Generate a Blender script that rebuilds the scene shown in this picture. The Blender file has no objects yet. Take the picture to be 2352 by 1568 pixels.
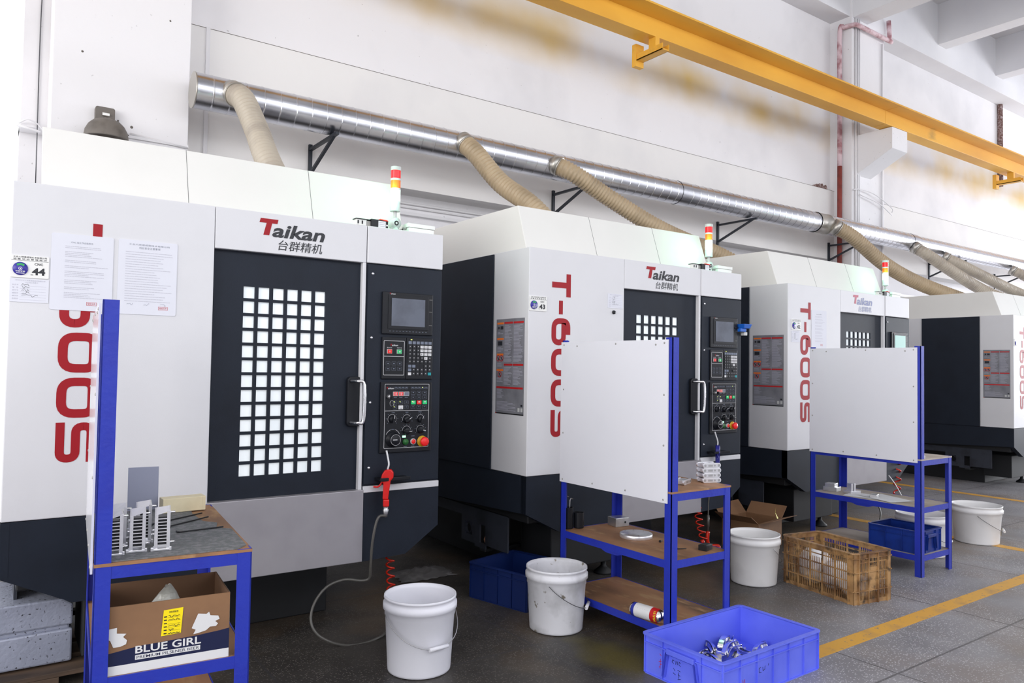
import bpy, math, random
from mathutils import Vector, Matrix
random.seed(7)
SC = bpy.context.scene
COL = SC.collection
pi = math.pi

# ---------------------------------------------------------------- camera
cam = bpy.data.cameras.new('camera')
cam_ob = bpy.data.objects.new('camera', cam); COL.objects.link(cam_ob)
CAM_P = Vector((-2.56077, -3.44337, 1.33))
cr = Vector((0.81472668, -0.57963097, 0.01576)); cu = Vector((-0.03186161, -0.01761286, 0.99933709)); cf = Vector((0.57896915, 0.81468873, 0.03281765))
cam_ob.matrix_world = Matrix(((cr.x, cu.x, -cf.x, CAM_P.x), (cr.y, cu.y, -cf.y, CAM_P.y), (cr.z, cu.z, -cf.z, CAM_P.z), (0, 0, 0, 1)))
cam.sensor_width = 36; cam.lens = 1726.46 * 36 / 2352
cam.clip_start = 0.05; cam.clip_end = 200
SC.camera = cam_ob

# ---------------------------------------------------------------- light
SC.view_settings.view_transform = 'Standard'; SC.view_settings.look = 'None'
SC.view_settings.gamma = 1; SC.view_settings.exposure = 0.0
SC.view_settings.use_curve_mapping = False
wd = bpy.data.worlds.new('sky'); SC.world = wd; wd.use_nodes = True
wd.node_tree.nodes['Background'].inputs[0].default_value = (0.93, 0.95, 1.0, 1)
wd.node_tree.nodes['Background'].inputs[1].default_value = 1.7

def area(name, loc, target, sx, sy, power, col=(1, 1, 1)):
    l = bpy.data.lights.new(name, 'AREA'); l.shape = 'RECTANGLE'; l.size = sx; l.size_y = sy
    l.energy = power; l.color = col
    o = bpy.data.objects.new(name, l); COL.objects.link(o); o.location = loc
    o.rotation_euler = (Vector(target) - Vector(loc)).to_track_quat('-Z', 'Y').to_euler()
    return o
area('daylight_high_windows', (3, -8.2, 5.6), (3, 3, 2.2), 20, 2.6, 420, (0.96, 0.97, 1.0))
area('daylight_end_door', (22, -2, 2.6), (4, -.5, 1.2), 6, 4.5, 1500, (0.93, 0.95, 1.0))
area('daylight_left_bay', (-9, -3, 3.2), (0, -.5, 1.4), 6, 4, 420, (1.0, 0.965, 0.92))

# ---------------------------------------------------------------- materials
def mat(name, c, rough=.5, metal=0.0, c2=None, scale=3.0, lo=.45, hi=.7, bump=0.0, bscale=40., detail=4, emit=None, estr=0., stretch=None, spec=.5, trans=0., alpha=1., c3=None, scale3=1., lo3=.5, hi3=.6):
    m = bpy.data.materials.new(name); m.use_nodes = True
    nt = m.node_tree; n = nt.nodes; b = n['Principled BSDF']; lk = nt.links.new
    b.inputs['Base Color'].default_value = (*c, 1); b.inputs['Roughness'].default_value = rough
    b.inputs['Metallic'].default_value = metal; b.inputs['Specular IOR Level'].default_value = spec
    tc = n.new('ShaderNodeTexCoord'); src = tc.outputs['Object']
    if stretch:
        mp = n.new('ShaderNodeMapping'); mp.inputs['Scale'].default_value = stretch; lk(src, mp.inputs[0]); src = mp.outputs[0]
    def layer(base, col, sc, l, h):
        ns = n.new('ShaderNodeTexNoise'); ns.inputs['Scale'].default_value = sc; ns.inputs['Detail'].default_value = detail; lk(src, ns.inputs['Vector'])
        mr = n.new('ShaderNodeMapRange'); mr.inputs[1].default_value = l; mr.inputs[2].default_value = h; lk(ns.outputs[0], mr.inputs[0])
        mx = n.new('ShaderNodeMix'); mx.data_type = 'RGBA'; lk(mr.outputs[0], mx.inputs[0])
        if hasattr(base, 'is_linked'): lk(base, mx.inputs[6])
        else: mx.inputs[6].default_value = (*base, 1)
        mx.inputs[7].default_value = (*col, 1); return mx.outputs[2]
    out = c
    if c2: out = layer(out, c2, scale, lo, hi)
    if c3: out = layer(out, c3, scale3, lo3, hi3)
    if c2 or c3: lk(out, b.inputs['Base Color'])
    if bump:
        ns = n.new('ShaderNodeTexNoise'); ns.inputs['Scale'].default_value = bscale; ns.inputs['Detail'].default_value = 3; lk(src, ns.inputs['Vector'])
        bp = n.new('ShaderNodeBump'); bp.inputs['Strength'].default_value = bump; bp.inputs['Distance'].default_value = .01; lk(ns.outputs[0], bp.inputs['Height']); lk(bp.outputs[0], b.inputs['Normal'])
    if emit: b.inputs['Emission Color'].default_value = (*emit, 1); b.inputs['Emission Strength'].default_value = estr
    if trans: b.inputs['Transmission Weight'].default_value = trans
    if alpha < 1: b.inputs['Alpha'].default_value = alpha
    return m
def s2l(r, g, b): return tuple(((v / 255) / 12.92 if v / 255 <= .04045 else ((v / 255 + .055) / 1.055) ** 2.4) for v in (r, g, b))

M = {}
M['wall'] = mat('white_plaster_wall', (.80, .79, .81), .8, c2=(.66, .655, .68), scale=.9, lo=.50, hi=.80, bump=.25, bscale=9, c3=(.42, .41, .42), scale3=26, lo3=.70, hi3=.76)
M['wall_low'] = mat('cream_lower_plaster', (.80, .785, .775), .8, c2=(.70, .69, .70), scale=1.1, lo=.5, hi=.8, bump=.25, bscale=9)
M['ceiling'] = mat('white_ceiling_plaster', (.74, .74, .76), .9, c2=(.66, .66, .69), scale=.7)
M['white'] = mat('white_machine_enamel', (.69, .69, .715), .45, c2=(.665, .665, .69), scale=4, lo=.5, hi=.8, bump=.05, bscale=350)
M['roofwhite'] = mat('warm_white_machine_enamel', (.77, .76, .73), .6, c2=(.755, .745, .715), scale=3)
M['dark'] = mat('dark_slate_enamel', s2l(31, 37, 48), .5, c2=s2l(28, 33, 43), scale=5, bump=.06, bscale=300, spec=.22)
M['black'] = mat('black_base_paint', s2l(20, 22, 26), .6, c2=s2l(15, 16, 19), scale=5)
M['bracketg'] = mat('oily_dark_casting', s2l(48, 52, 62), .5, c2=s2l(34, 37, 45), scale=9)
M['pblack'] = mat('black_plastic', s2l(22, 24, 30), .4, spec=.3)
M['apron'] = mat('grey_metallic_sheet', (.36, .345, .37), .42, .35, c2=(.33, .315, .34), scale=6, bump=.05, bscale=500)
M['seam'] = mat('dark_gap', (.12, .12, .12), .8)
M['red'] = mat('red_letter_vinyl', s2l(158, 20, 32), .5, spec=.3)
M['ink'] = mat('black_letter_vinyl', s2l(28, 30, 38), .4)
M['fred'] = mat('faded_red_vinyl', s2l(190, 95, 115), .5)
M['fink'] = mat('faded_blue_vinyl', s2l(130, 138, 175), .5)
M['chrome'] = mat('polished_chrome', (.88, .88, .90), .16, 1.)
M['steel'] = mat('machined_steel', (.55, .55, .56), .32, .85, c2=(.45, .45, .46), scale=20)
M['alu'] = mat('milled_aluminium', (.86, .86, .90), .30, .75, c2=(.78, .78, .83), scale=14)
M['pane'] = mat('lit_frosted_pane', (.75, .78, .80), .25, c2=(.62, .68, .72), scale=7, stretch=(1, 1, .3), emit=(.9, .96, 1.), estr=.42)
M['screen'] = mat('grey_screen_glass', s2l(92, 98, 112), .25, c2=s2l(78, 82, 94), scale=9)
M['screeng'] = mat('greenish_screen_glass', s2l(150, 185, 180), .3, emit=s2l(120, 180, 165), estr=.35)
M['key_w'] = mat('white_keycap', (.72, .72, .74), .5)
M['key_k'] = mat('black_keycap', s2l(30, 32, 38), .5)
M['key_g'] = mat('grey_keycap', s2l(110, 118, 135), .5)
M['key_t'] = mat('teal_keycap', s2l(20, 150, 160), .5)
M['line'] = mat('white_panel_print', (.6, .6, .62), .6)
M['txtgrey'] = mat('grey_print', (.42, .42, .5), .7)
M['paleprint'] = mat('pale_grey_print', (.50, .50, .57), .5)
M['rlight'] = mat('red_button', s2l(215, 35, 35), .35, emit=s2l(215, 30, 30), estr=.25)
M['glight'] = mat('green_button', s2l(25, 165, 95), .35, emit=s2l(30, 190, 110), estr=.35)
M['gdark'] = mat('dark_green_button', s2l(40, 110, 50), .35)
M['glow'] = mat('lit_green_button', (.4, .9, .6), .4, emit=(.45, 1., .65), estr=1.3)
M['digit'] = mat('red_led_digits', (.5, .02, .02), .4, emit=(1., .12, .1), estr=2.0)
M['digbg'] = mat('red_led_window', s2l(200, 20, 25), .4, emit=s2l(220, 20, 20), estr=.5)
M['ledy'] = mat('yellow_indicator', (.7, .8, .1), .4, emit=(.8, 1., .2), estr=1.5)
M['yellow'] = mat('yellow_plastic', s2l(205, 160, 20), .45)
M['lred'] = mat('red_lens', s2l(225, 18, 28), .25, emit=s2l(230, 10, 20), estr=.25)
M['lora'] = mat('orange_lens', s2l(240, 110, 8), .3, emit=s2l(250, 120, 0), estr=.12)
M['lgrn'] = mat('lit_green_lens', (.6, 1., .8), .3, emit=(.55, 1., .78), estr=7.)
M['lgrey'] = mat('light_grey_plastic', (.55, .56, .56), .45)
M['mgrey'] = mat('mid_grey_cast', (.33, .32, .31), .5)
M['gunred'] = mat('red_gun_plastic', s2l(222, 24, 20), .3)
M['gunblue'] = mat('dark_blue_plastic', s2l(30, 30, 130), .3)
M['clip'] = mat('bright_blue_plastic', s2l(25, 95, 190), .35)
M['coil'] = mat('red_orange_tube', s2l(200, 40, 20), .2)
M['whitehose'] = mat('white_hose', (.72, .72, .74), .4)
M['airhose'] = mat('grey_translucent_hose', s2l(84, 82, 78), .3)
M['paper'] = mat('laminated_paper', (.72, .73, .80), .22)
M['paperw'] = mat('white_paper', (.80, .81, .84), .6)
M['sign'] = mat('white_sign_plate', (.82, .82, .80), .4)
M['sblue'] = mat('blue_status_disc', s2l(45, 35, 150), .4)
M['sgreen'] = mat('green_sign_print', s2l(50, 165, 90), .4)
M['stick'] = mat('silver_safety_sheet', s2l(138, 139, 146), .4, .2, c2=s2l(120, 121, 128), scale=8)
M['sorange'] = mat('orange_print', s2l(240, 120, 30), .5)
M['sred'] = mat('red_print', s2l(190, 22, 28), .5)
M['board'] = mat('glossy_white_board', (.79, .79, .85), .16, c2=(.75, .75, .81), scale=2, lo=.5, hi=.7)
M['blue'] = mat('blue_painted_steel', (.016, .034, .40), .4, c2=(.016, .028, .36), scale=9, lo=.45, hi=.7, bump=.1, bscale=60)
M['wood'] = mat('worn_plywood', (.36, .18, .085), .6, c2=(.16, .085, .045), scale=5, lo=.42, hi=.7, stretch=(1, .35, 1), c3=(.42, .25, .12), scale3=18, lo3=.55, hi3=.7)
M['woodpale'] = mat('pale_plywood', (.48, .42, .36), .6, c2=(.30, .24, .19), scale=5, lo=.42, hi=.7, stretch=(1, .35, 1))
M['woodedge'] = mat('plywood_edge', (.45, .30, .16), .7)
M['matgrey'] = mat('grey_ribbed_rubber_mat', (.13, .14, .145), .7, c2=(.20, .20, .21), scale=55, lo=.45, hi=.6, bump=.5, bscale=160, c3=(.32, .22, .2), scale3=40, lo3=.72, hi3=.76)
M['card'] = mat('brown_cardboard', s2l(139, 103, 73), .75, c2=s2l(125, 92, 66), scale=7)
M['cardin'] = mat('cardboard_inside', s2l(116, 86, 64), .8)
M['navy'] = mat('navy_box_print', s2l(20, 28, 66), .35)
M['boxwhite'] = mat('white_box_print', (.72, .72, .73), .4)
M['ylabel'] = mat('yellow_label', s2l(250, 225, 5), .5)
M['bag'] = mat('grey_plastic_bag', (.42, .42, .38), .25, c2=(.3, .3, .27), scale=12, bump=.6, bscale=25)
M['whitebag'] = mat('white_plastic_bag', (.80, .79, .80), .3, c2=(.62, .60, .66), scale=16, bump=.8, bscale=30)
M['cream'] = mat('cream_foam_block', s2l(232, 220, 185), .7, c2=s2l(215, 200, 165), scale=9)
M['ceramic'] = mat('grey_sheet_metal', s2l(152, 156, 176), .35, .3)
M['hexblack'] = mat('black_oxide_steel', (.02, .021, .024), .4, .5)
M['bucket'] = mat('clean_white_bucket', (.80, .80, .86), .35, c2=(.76, .76, .82), scale=4)
M['bucketd'] = mat('dirty_white_bucket', (.76, .76, .80), .4, c2=(.50, .50, .52), scale=8, lo=.46, hi=.72, c3=(.25, .22, .18), scale3=22, lo3=.64, hi3=.70)
M['bucketw'] = mat('scuffed_white_bucket', (.78, .77, .77), .4, c2=(.66, .65, .65), scale=6, lo=.5, hi=.8)
M['wire'] = mat('steel_wire', (.45, .45, .46), .3, .9)
M['darkwire'] = mat('dark_wire', (.10, .10, .11), .4, .7)
M['crate'] = mat('light_blue_crate_plastic', s2l(104, 118, 240), .38, c2=s2l(92, 106, 232), scale=5)
M['crated'] = mat('dark_blue_crate_plastic', s2l(14, 36, 92), .4)
M['crateb'] = mat('mid_blue_crate_plastic', s2l(24, 54, 140), .3, c2=s2l(18, 40, 112), scale=9)
M['brown'] = mat('stained_brown_plastic', s2l(178, 140, 94), .38, c2=s2l(118, 84, 54), scale=9, lo=.40, hi=.62, c3=s2l(70, 56, 42), scale3=20, lo3=.55, hi3=.72)
M['galv'] = mat('galvanised_steel', (.76, .77, .81), .27, 1., c2=(.58, .59, .63), scale=3, lo=.4, hi=.7, stretch=(1, 1, 1), bump=.04, bscale=20)
M['galvd'] = mat('dull_galvanised_band', (.50, .48, .44), .4, .9)
M['hose'] = mat('beige_ribbed_hose', s2l(182, 162, 132), .45, c2=s2l(160, 142, 115), scale=5)
M['hosew'] = mat('pale_grey_ribbed_hose', s2l(186, 176, 160), .45, c2=s2l(160, 150, 138), scale=5)
M['bracket'] = mat('black_bracket_paint', s2l(30, 36, 46), .5)
M['beam'] = mat('yellow_beam_paint', s2l(236, 178, 62), .5, c2=s2l(214, 150, 44), scale=1.4, lo=.4, hi=.7, c3=s2l(150, 120, 60), scale3=3, lo3=.64, hi3=.8, stretch=(.35, 1, 1))
M['rust'] = mat('rust_red_pipe', s2l(140, 62, 54), .6, c2=s2l(110, 50, 46), scale=8)
M['pinkpipe'] = mat('overpainted_pipe', s2l(214, 190, 196), .7, c2=s2l(160, 112, 118), scale=5, lo=.45, hi=.6)
M['conduit'] = mat('white_conduit', (.74, .73, .75), .5)
M['lamp'] = mat('dusty_grey_metal', s2l(108, 102, 96), .6, c2=s2l(90, 84, 78), scale=12)
M['stain'] = mat('yellow_wall_stain', s2l(226, 200, 130), .8, c2=s2l(236, 226, 205), scale=5)
M['chip'] = mat('wood_chip', s2l(210, 150, 120), .8)
M['pallet'] = mat('old_pallet_wood', s2l(110, 88, 70), .8, c2=s2l(60, 48, 40), scale=6, stretch=(.3, 1, 1), lo=.4, hi=.65)
M['rag'] = mat('dirty_grey_rag', (.12, .115, .115), .9, c2=(.25, .24, .24), scale=10, lo=.5, hi=.7)
M['tank'] = mat('speckled_grey_casting', s2l(150, 155, 172), .45, .2, c2=s2l(165, 170, 188), scale=3, c3=s2l(60, 60, 66), scale3=75, lo3=.62, hi3=.68, bump=.2, bscale=60)
M['rubble'] = mat('broken_brick', s2l(110, 80, 72), .9, c2=s2l(180, 165, 165), scale=30)
M['glass'] = mat('window_glass', (.9, .95, 1.), .05, trans=1., alpha=.15)
M['winframe'] = mat('white_window_frame', (.8, .8, .82), .5)
M['yline'] = mat('yellow_floor_paint', s2l(214, 160, 60), .55, c2=s2l(180, 140, 80), scale=7, lo=.5, hi=.75, c3=s2l(140, 125, 105), scale3=40, lo3=.62, hi3=.7)
M['penblue'] = mat('light_blue_pen', s2l(40, 150, 200), .4)
M['canblue'] = mat('blue_can_print', s2l(40, 50, 150), .3)
M['tape'] = mat('yellow_tape', s2l(225, 215, 30), .5)

def wall_material():
    """plaster whose yellow over-spray stains sit in a band behind the crane beam"""
    m = M['wall'].copy(); m.name = 'plaster_with_yellow_overspray'; nt = m.node_tree; n = nt.nodes; lk = nt.links.new
    b = n['Principled BSDF']; base = b.inputs['Base Color'].links[0].from_socket
    tc = n.new('ShaderNodeTexCoord'); sp = n.new('ShaderNodeSeparateXYZ'); lk(tc.outputs['Object'], sp.inputs[0])
    ns = n.new('ShaderNodeTexNoise'); ns.inputs['Scale'].default_value = .9; ns.inputs['Detail'].default_value = 3; lk(tc.outputs['Object'], ns.inputs['Vector'])
    a = n.new('ShaderNodeMath'); a.operation = 'SUBTRACT'; lk(sp.outputs[2], a.inputs[0]); a.inputs[1].default_value = 4.97
    ab = n.new('ShaderNodeMath'); ab.operation = 'ABSOLUTE'; lk(a.outputs[0], ab.inputs[0])
    mr = n.new('ShaderNodeMapRange'); mr.inputs[1].default_value = .42; mr.inputs[2].default_value = .05; lk(ab.outputs[0], mr.inputs[0])
    m2 = n.new('ShaderNodeMapRange'); m2.inputs[1].default_value = .36; m2.inputs[2].default_value = .72; lk(ns.outputs[0], m2.inputs[0])
    mu = n.new('ShaderNodeMath'); mu.operation = 'MULTIPLY'; lk(mr.outputs[0], mu.inputs[0]); lk(m2.outputs[0], mu.inputs[1])
    mx = n.new('ShaderNodeMix'); mx.data_type = 'RGBA'; lk(mu.outputs[0], mx.inputs[0]); lk(base, mx.inputs[6]); mx.inputs[7].default_value = (*s2l(226, 192, 112), 1)
    lk(mx.outputs[2], b.inputs['Base Color']); return m
M['wallstain'] = wall_material()

def floor_material():
    m = bpy.data.materials.new('worn_terrazzo_floor'); m.use_nodes = True; nt = m.node_tree; n = nt.nodes; lk = nt.links.new
    b = n['Principled BSDF']; tc = n.new('ShaderNodeTexCoord'); P = tc.outputs['Object']
    def noise(sc, d=4):
        x = n.new('ShaderNodeTexNoise'); x.inputs['Scale'].default_value = sc; x.inputs['Detail'].default_value = d; lk(P, x.inputs['Vector']); return x.outputs[0]
    def ramp(v, a, c_):
        r = n.new('ShaderNodeMapRange'); r.inputs[1].default_value = a; r.inputs[2].default_value = c_; lk(v, r.inputs[0]); return r.outputs[0]
    def mix(f, a, c_):
        x = n.new('ShaderNodeMix'); x.data_type = 'RGBA'; lk(f, x.inputs[0])
        for s, v in ((6, a), (7, c_)):
            if isinstance(v, tuple): x.inputs[s].default_value = (*v, 1)
            else: lk(v, x.inputs[s])
        return x.outputs[2]
    def math_(op, a, c_=None):
        x = n.new('ShaderNodeMath'); x.operation = op
        for i, v in enumerate((a, c_)):
            if v is None: continue
            if isinstance(v, (int, float)): x.inputs[i].default_value = v
            else: lk(v, x.inputs[i])
        return x.outputs[0]
    sp = n.new('ShaderNodeSeparateXYZ'); lk(P, sp.inputs[0])
    clean = mix(ramp(noise(3), .35, .7), (.20, .195, .205), (.29, .285, .30))
    oily_shaded = mix(ramp(noise(2.2), .35, .7), (.030, .027, .025), (.075, .068, .06))
    # grime along the row, with under-machine shade painted into it, fading into the aisle
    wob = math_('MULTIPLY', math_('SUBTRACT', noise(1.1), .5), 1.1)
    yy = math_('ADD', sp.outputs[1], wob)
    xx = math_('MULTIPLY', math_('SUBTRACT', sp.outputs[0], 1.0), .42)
    grime_shade = ramp(math_('SUBTRACT', yy, xx), -1.35, -.55)
    col = mix(grime_shade, clean, oily_shaded)
    brown = ramp(noise(1.3), .5, .68)
    col = mix(math_('MULTIPLY', brown, .35), col, (.20, .12, .05))
    # stone chips
    vo = n.new('ShaderNodeTexVoronoi'); vo.inputs['Scale'].default_value = 115; lk(P, vo.inputs['Vector'])
    sepc = n.new('ShaderNodeSeparateColor'); lk(vo.outputs['Color'], sepc.inputs[0])
    chipm = math_('MULTIPLY', math_('GREATER_THAN', sepc.outputs[0], .55), math_('LESS_THAN', vo.outputs['Distance'], .36))
    chipc = mix(grime_shade, (.50, .49, .51), (.15, .135, .12))
    chipm = math_('MULTIPLY', chipm, ramp(noise(1.7), .3, .55))
    col = mix(chipm, col, chipc)
    def blob(cx, cy, sx, sy, amp):
        a = math_('MULTIPLY', math_('SUBTRACT', sp.outputs[0], cx), 1 / sx); c_ = math_('MULTIPLY', math_('SUBTRACT', sp.outputs[1], cy), 1 / sy)
        d2 = math_('SQRT', math_('ADD', math_('MULTIPLY', a, a), math_('MULTIPLY', c_, c_)))
        return math_('MULTIPLY', ramp(math_('ADD', d2, math_('MULTIPLY', math_('SUBTRACT', noise(5), .5), 1.2)), 1.1, .3), amp)
    col = mix(blob(-.12, -.95, .16, .42, .75), col, (.13, .105, .018))
    col = mix(blob(-.55, .55, .35, .3, .5), col, (.10, .055, .015))
    col = mix(blob(3.6, -.2, 1.0, .8, .55), col, (.24, .15, .06))
    # slab joints
    br = n.new('ShaderNodeTexBrick'); br.offset = 0; br.inputs['Scale'].default_value = 1; br.inputs['Brick Width'].default_value = 1.15; br.inputs['Row Height'].default_value = 1.15
    br.inputs['Mortar Size'].default_value = .006; br.inputs['Mortar Smooth'].default_value = .2
    mp = n.new('ShaderNodeMapping'); mp.inputs['Location'].default_value = (.35, .55, 0); lk(P, mp.inputs[0]); lk(mp.outputs[0], br.inputs['Vector'])
    jf = math_('MULTIPLY', br.outputs['Fac'], .7); col = mix(jf, col, (.05, .048, .05))
    lk(col, b.inputs['Base Color'])
    rr = n.new('ShaderNodeMapRange'); rr.inputs[3].default_value = .38; rr.inputs[4].default_value = .62; lk(noise(6), rr.inputs[0]); lk(rr.outputs[0], b.inputs['Roughness'])
    bp = n.new('ShaderNodeBump'); bp.inputs['Strength'].default_value = .25; bp.inputs['Distance'].default_value = .004; lk(noise(60), bp.inputs['Height']); lk(bp.outputs[0], b.inputs['Normal'])
    return m
M['floor'] = floor_material()

# ---------------------------------------------------------------- mesh helpers
class MB:
    def __init__(s): s.v = []; s.f = []; s.m = []; s.sm = []
    def face(s, idx, m=0, sm=False): s.f.append(tuple(idx)); s.m.append(m); s.sm.append(sm)
    def add(s, vs, fs, m=0, sm=False):
        o = len(s.v); s.v += [tuple(p) for p in vs]
        for f in fs: s.face([i + o for i in f], m, sm)
        return s
    def box(s, x0, x1, y0, y1, z0, z1, m=0):
        vs = [(x, y, z) for z in (z0, z1) for y in (y0, y1) for x in (x0, x1)]
        return s.add(vs, [(0, 2, 3, 1), (4, 5, 7, 6), (0, 1, 5, 4), (2, 6, 7, 3), (0, 4, 6, 2), (1, 3, 7, 5)], m)
    def hexa(s, bot, top, m=0):     # four bottom points, four top points, same order (ccw from above)
        return s.add(list(bot) + list(top), [(3, 2, 1, 0), (4, 5, 6, 7), (0, 1, 5, 4), (1, 2, 6, 5), (2, 3, 7, 6), (3, 0, 4, 7)], m)
    def prism(s, pts, fn, a, b, m=0):   # fn(u,v,d) -> xyz
        n = len(pts); vs = [fn(u, v, a) for u, v in pts] + [fn(u, v, b) for u, v in pts]
        fs = [tuple(range(n - 1, -1, -1)), tuple(range(n, 2 * n))] + [(i, (i + 1) % n, (i + 1) % n + n, i + n) for i in range(n)]
        return s.add(vs, fs, m)
    def ring(s, c, ax, up, r, n): return [c + (ax * math.cos(2 * pi * i / n) + up * math.sin(2 * pi * i / n)) * r for i in range(n)]
    def tube(s, pts, r, n=12, m=0, caps=True, closed=False, sm=True):
        pts = [Vector(p) for p in pts]; N = len(pts); rs = r if isinstance(r, (list, tuple)) else [r] * N
        o = len(s.v); prev = None
        for i, p in enumerate(pts):
            if closed: t = (pts[(i + 1) % N] - pts[i - 1]).normalized()
            else: t = (pts[min(i + 1, N - 1)] - pts[max(i - 1, 0)]).normalized()
            if prev is None:
                a = Vector((0, 0, 1)) if abs(t.z) < .9 else Vector((1, 0, 0))
                ax = t.cross(a).normalized()
            else: ax = (prev - t * prev.dot(t)).normalized()
            prev = ax; up = t.cross(ax)
            s.v += [tuple(q) for q in s.ring(p, ax, up, rs[i], n)]
        K = N if closed else N - 1
        for i in range(K):
            a = o + i * n; b = o + ((i + 1) % N) * n
            for j in range(n): s.face((a + j, a + (j + 1) % n, b + (j + 1) % n, b + j), m, sm)
        if caps and not closed:
            s.face([o + j for j in range(n - 1, -1, -1)], m); s.face([o + (N - 1) * n + j for j in range(n)], m)
        return s
    def cyl(s, p0, p1, r, n=20, m=0): return s.tube([p0, p1], r, n, m)
    def lathe(s, prof, c=(0, 0, 0), n=36, m=0, axis='z', sm=True, ms=None):
        o = len(s.v); N = len(prof)
        for r, z in prof:
            for j in range(n):
                a = 2 * pi * j / n; u, v = r * math.cos(a), r * math.sin(a)
                p = {'z': (u, v, z), 'y': (u, z, -v), 'x': (z, u, v)}[axis]
                s.v.append((c[0] + p[0], c[1] + p[1], c[2] + p[2]))
        for i in range(N - 1):
            for j in range(n): s.face((o + i * n + j, o + i * n + (j + 1) % n, o + (i + 1) * n + (j + 1) % n, o + (i + 1) * n + j), ms[i] if ms else m, sm)
        return s
    def disc(s, c, r, n=24, m=0, axis='y', d=1):
        vs = []
        for j in range(n):
            a = 2 * pi * j / n * d; u, v = r * math.cos(a), r * math.sin(a)
            vs.append({'z': (c[0] + u, c[1] + v, c[2]), 'y': (c[0] + u, c[1], c[2] - v), 'x': (c[0], c[1] + u, c[2] - v)}[axis])
        return s.add(vs, [tuple(range(n))], m)
    def stroke(s, pts, t, fn, d0, d1, m=0, closed=False, rad=0., seg=6):
        pts = [Vector(p) for p in pts]
        if rad:
            out = []; N = len(pts)
            for i, p in enumerate(pts):
                if not closed and i in (0, N - 1): out.append(p); continue
                a = pts[i - 1] - p; b = pts[(i + 1) % N] - p
                rr = min(rad, a.length * .499, b.length * .499); a.normalize(); b.normalize()
                ang = a.angle(b)
                if abs(ang - pi) < .05: out.append(p); continue
                d = rr; p0 = p + a * d; p1 = p + b * d
                for k in range(seg + 1):
                    u = k / seg; out.append(p0 * (1 - u) ** 2 + p * 2 * u * (1 - u) * .98 + p1 * u * u + p * 2 * u * (1 - u) * .02)
            pts = out
        N = len(pts); L = []; R = []
        for i, p in enumerate(pts):
            if closed: ta = (p - pts[i - 1]).normalized(); tb = (pts[(i + 1) % N] - p).normalized()
            else:
                ta = (p - pts[i - 1]).normalized() if i else (pts[1] - p).normalized()
                tb = (pts[i + 1] - p).normalized() if i < N - 1 else ta
            nn = Vector((-ta.y - tb.y, ta.x + tb.x)); nn.normalize(); k = max(.5, nn.dot(Vector((-ta.y, ta.x))))
            L.append(p + nn * t / 2 / k); R.append(p - nn * t / 2 / k)
        vs = [fn(p.x, p.y, d1) for p in L] + [fn(p.x, p.y, d1) for p in R] + [fn(p.x, p.y, d0) for p in L] + [fn(p.x, p.y, d0) for p in R]
        fs = []; K = N if closed else N - 1
        for i in range(K):
            j = (i + 1) % N
            fs += [(i, j, j + N, i + N), (i, i + 2 * N, j + 2 * N, j), (i + N, j + N, j + 3 * N, i + 3 * N)]
        return s.add(vs, fs, m)
    def mesh(s, name, mats):
        me = bpy.data.meshes.new(name); me.from_pydata(s.v, [], s.f); me.update()
        for mt in mats: me.materials.append(M[mt] if isinstance(mt, str) else mt)
        me.polygons.foreach_set('material_index', s.m); me.polygons.foreach_set('use_smooth', s.sm)
        return me

def link(name, me, parent=None, bevel=0, seg=2):
    o = bpy.data.objects.new(name, me); COL.objects.link(o)
    if parent: o.parent = parent
    if bevel:
        b = o.modifiers.new('edge_round', 'BEVEL'); b.width = bevel; b.segments = seg; b.limit_method = 'ANGLE'; b.angle_limit = .6
    return o
def obj(name, mb, mats, parent=None, bevel=0, label=None, cat=None, group=None, kind=None, loc=None, rz=0, seg=2):
    if isinstance(mats, str): mats = [mats]
    o = link(name, mb.mesh(name, mats), parent, bevel, seg)
    if loc: o.location = loc
    if rz: o.rotation_euler.z = rz
    tag(o, label, cat, group, kind); return o
def tag(o, label=None, cat=None, group=None, kind=None):
    for k, v in (('label', label), ('category', cat), ('group', group), ('kind', kind)):
        if v: o[k] = v
def thing(name, label, cat, loc=(0, 0, 0), rz=0, group=None):
    o = bpy.data.objects.new(name, None); COL.objects.link(o); o.location = loc; o.rotation_euler.z = rz; o.empty_display_size = .1
    tag(o, label, cat, group); return o
def struct(name, mb, mats, **k): return obj(name, mb, mats, kind='structure', **k)
KIDS = {}
def kids(o): return [c for c in o.children]
def copy_tree(root, loc, rz, label, group=None, skip=()):
    r = root.copy(); COL.objects.link(r); r.location = loc; r.rotation_euler.z = rz; r['label'] = label
    if group: r['group'] = group
    for c in kids(root):
        if c.name.split('.')[0] in skip: continue
        d = c.copy(); COL.objects.link(d); d.parent = r
        for e in kids(c):
            g = e.copy(); COL.objects.link(g); g.parent = d
    return r
def catmull(P, n=8):
    P = [Vector(p) for p in P]; P = [P[0] * 2 - P[1]] + P + [P[-1] * 2 - P[-2]]; out = []
    for i in range(1, len(P) - 2):
        a, b, c, d = P[i - 1:i + 3]
        for k in range(n):
            t = k / n; out.append(.5 * ((2 * b) + (c - a) * t + (2 * a - 5 * b + 4 * c - d) * t * t + (3 * b - a - 3 * c + d) * t ** 3))
    out.append(P[-2]); return out
def resample(P, step):
    out = [P[0]]; acc = 0
    for a, b in zip(P, P[1:]):
        L = (b - a).length; d = step - acc
        while d <= L: out.append(a.lerp(b, d / L)); d += step
        acc = (acc + L) % step
    return out
TXT = {}
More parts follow.
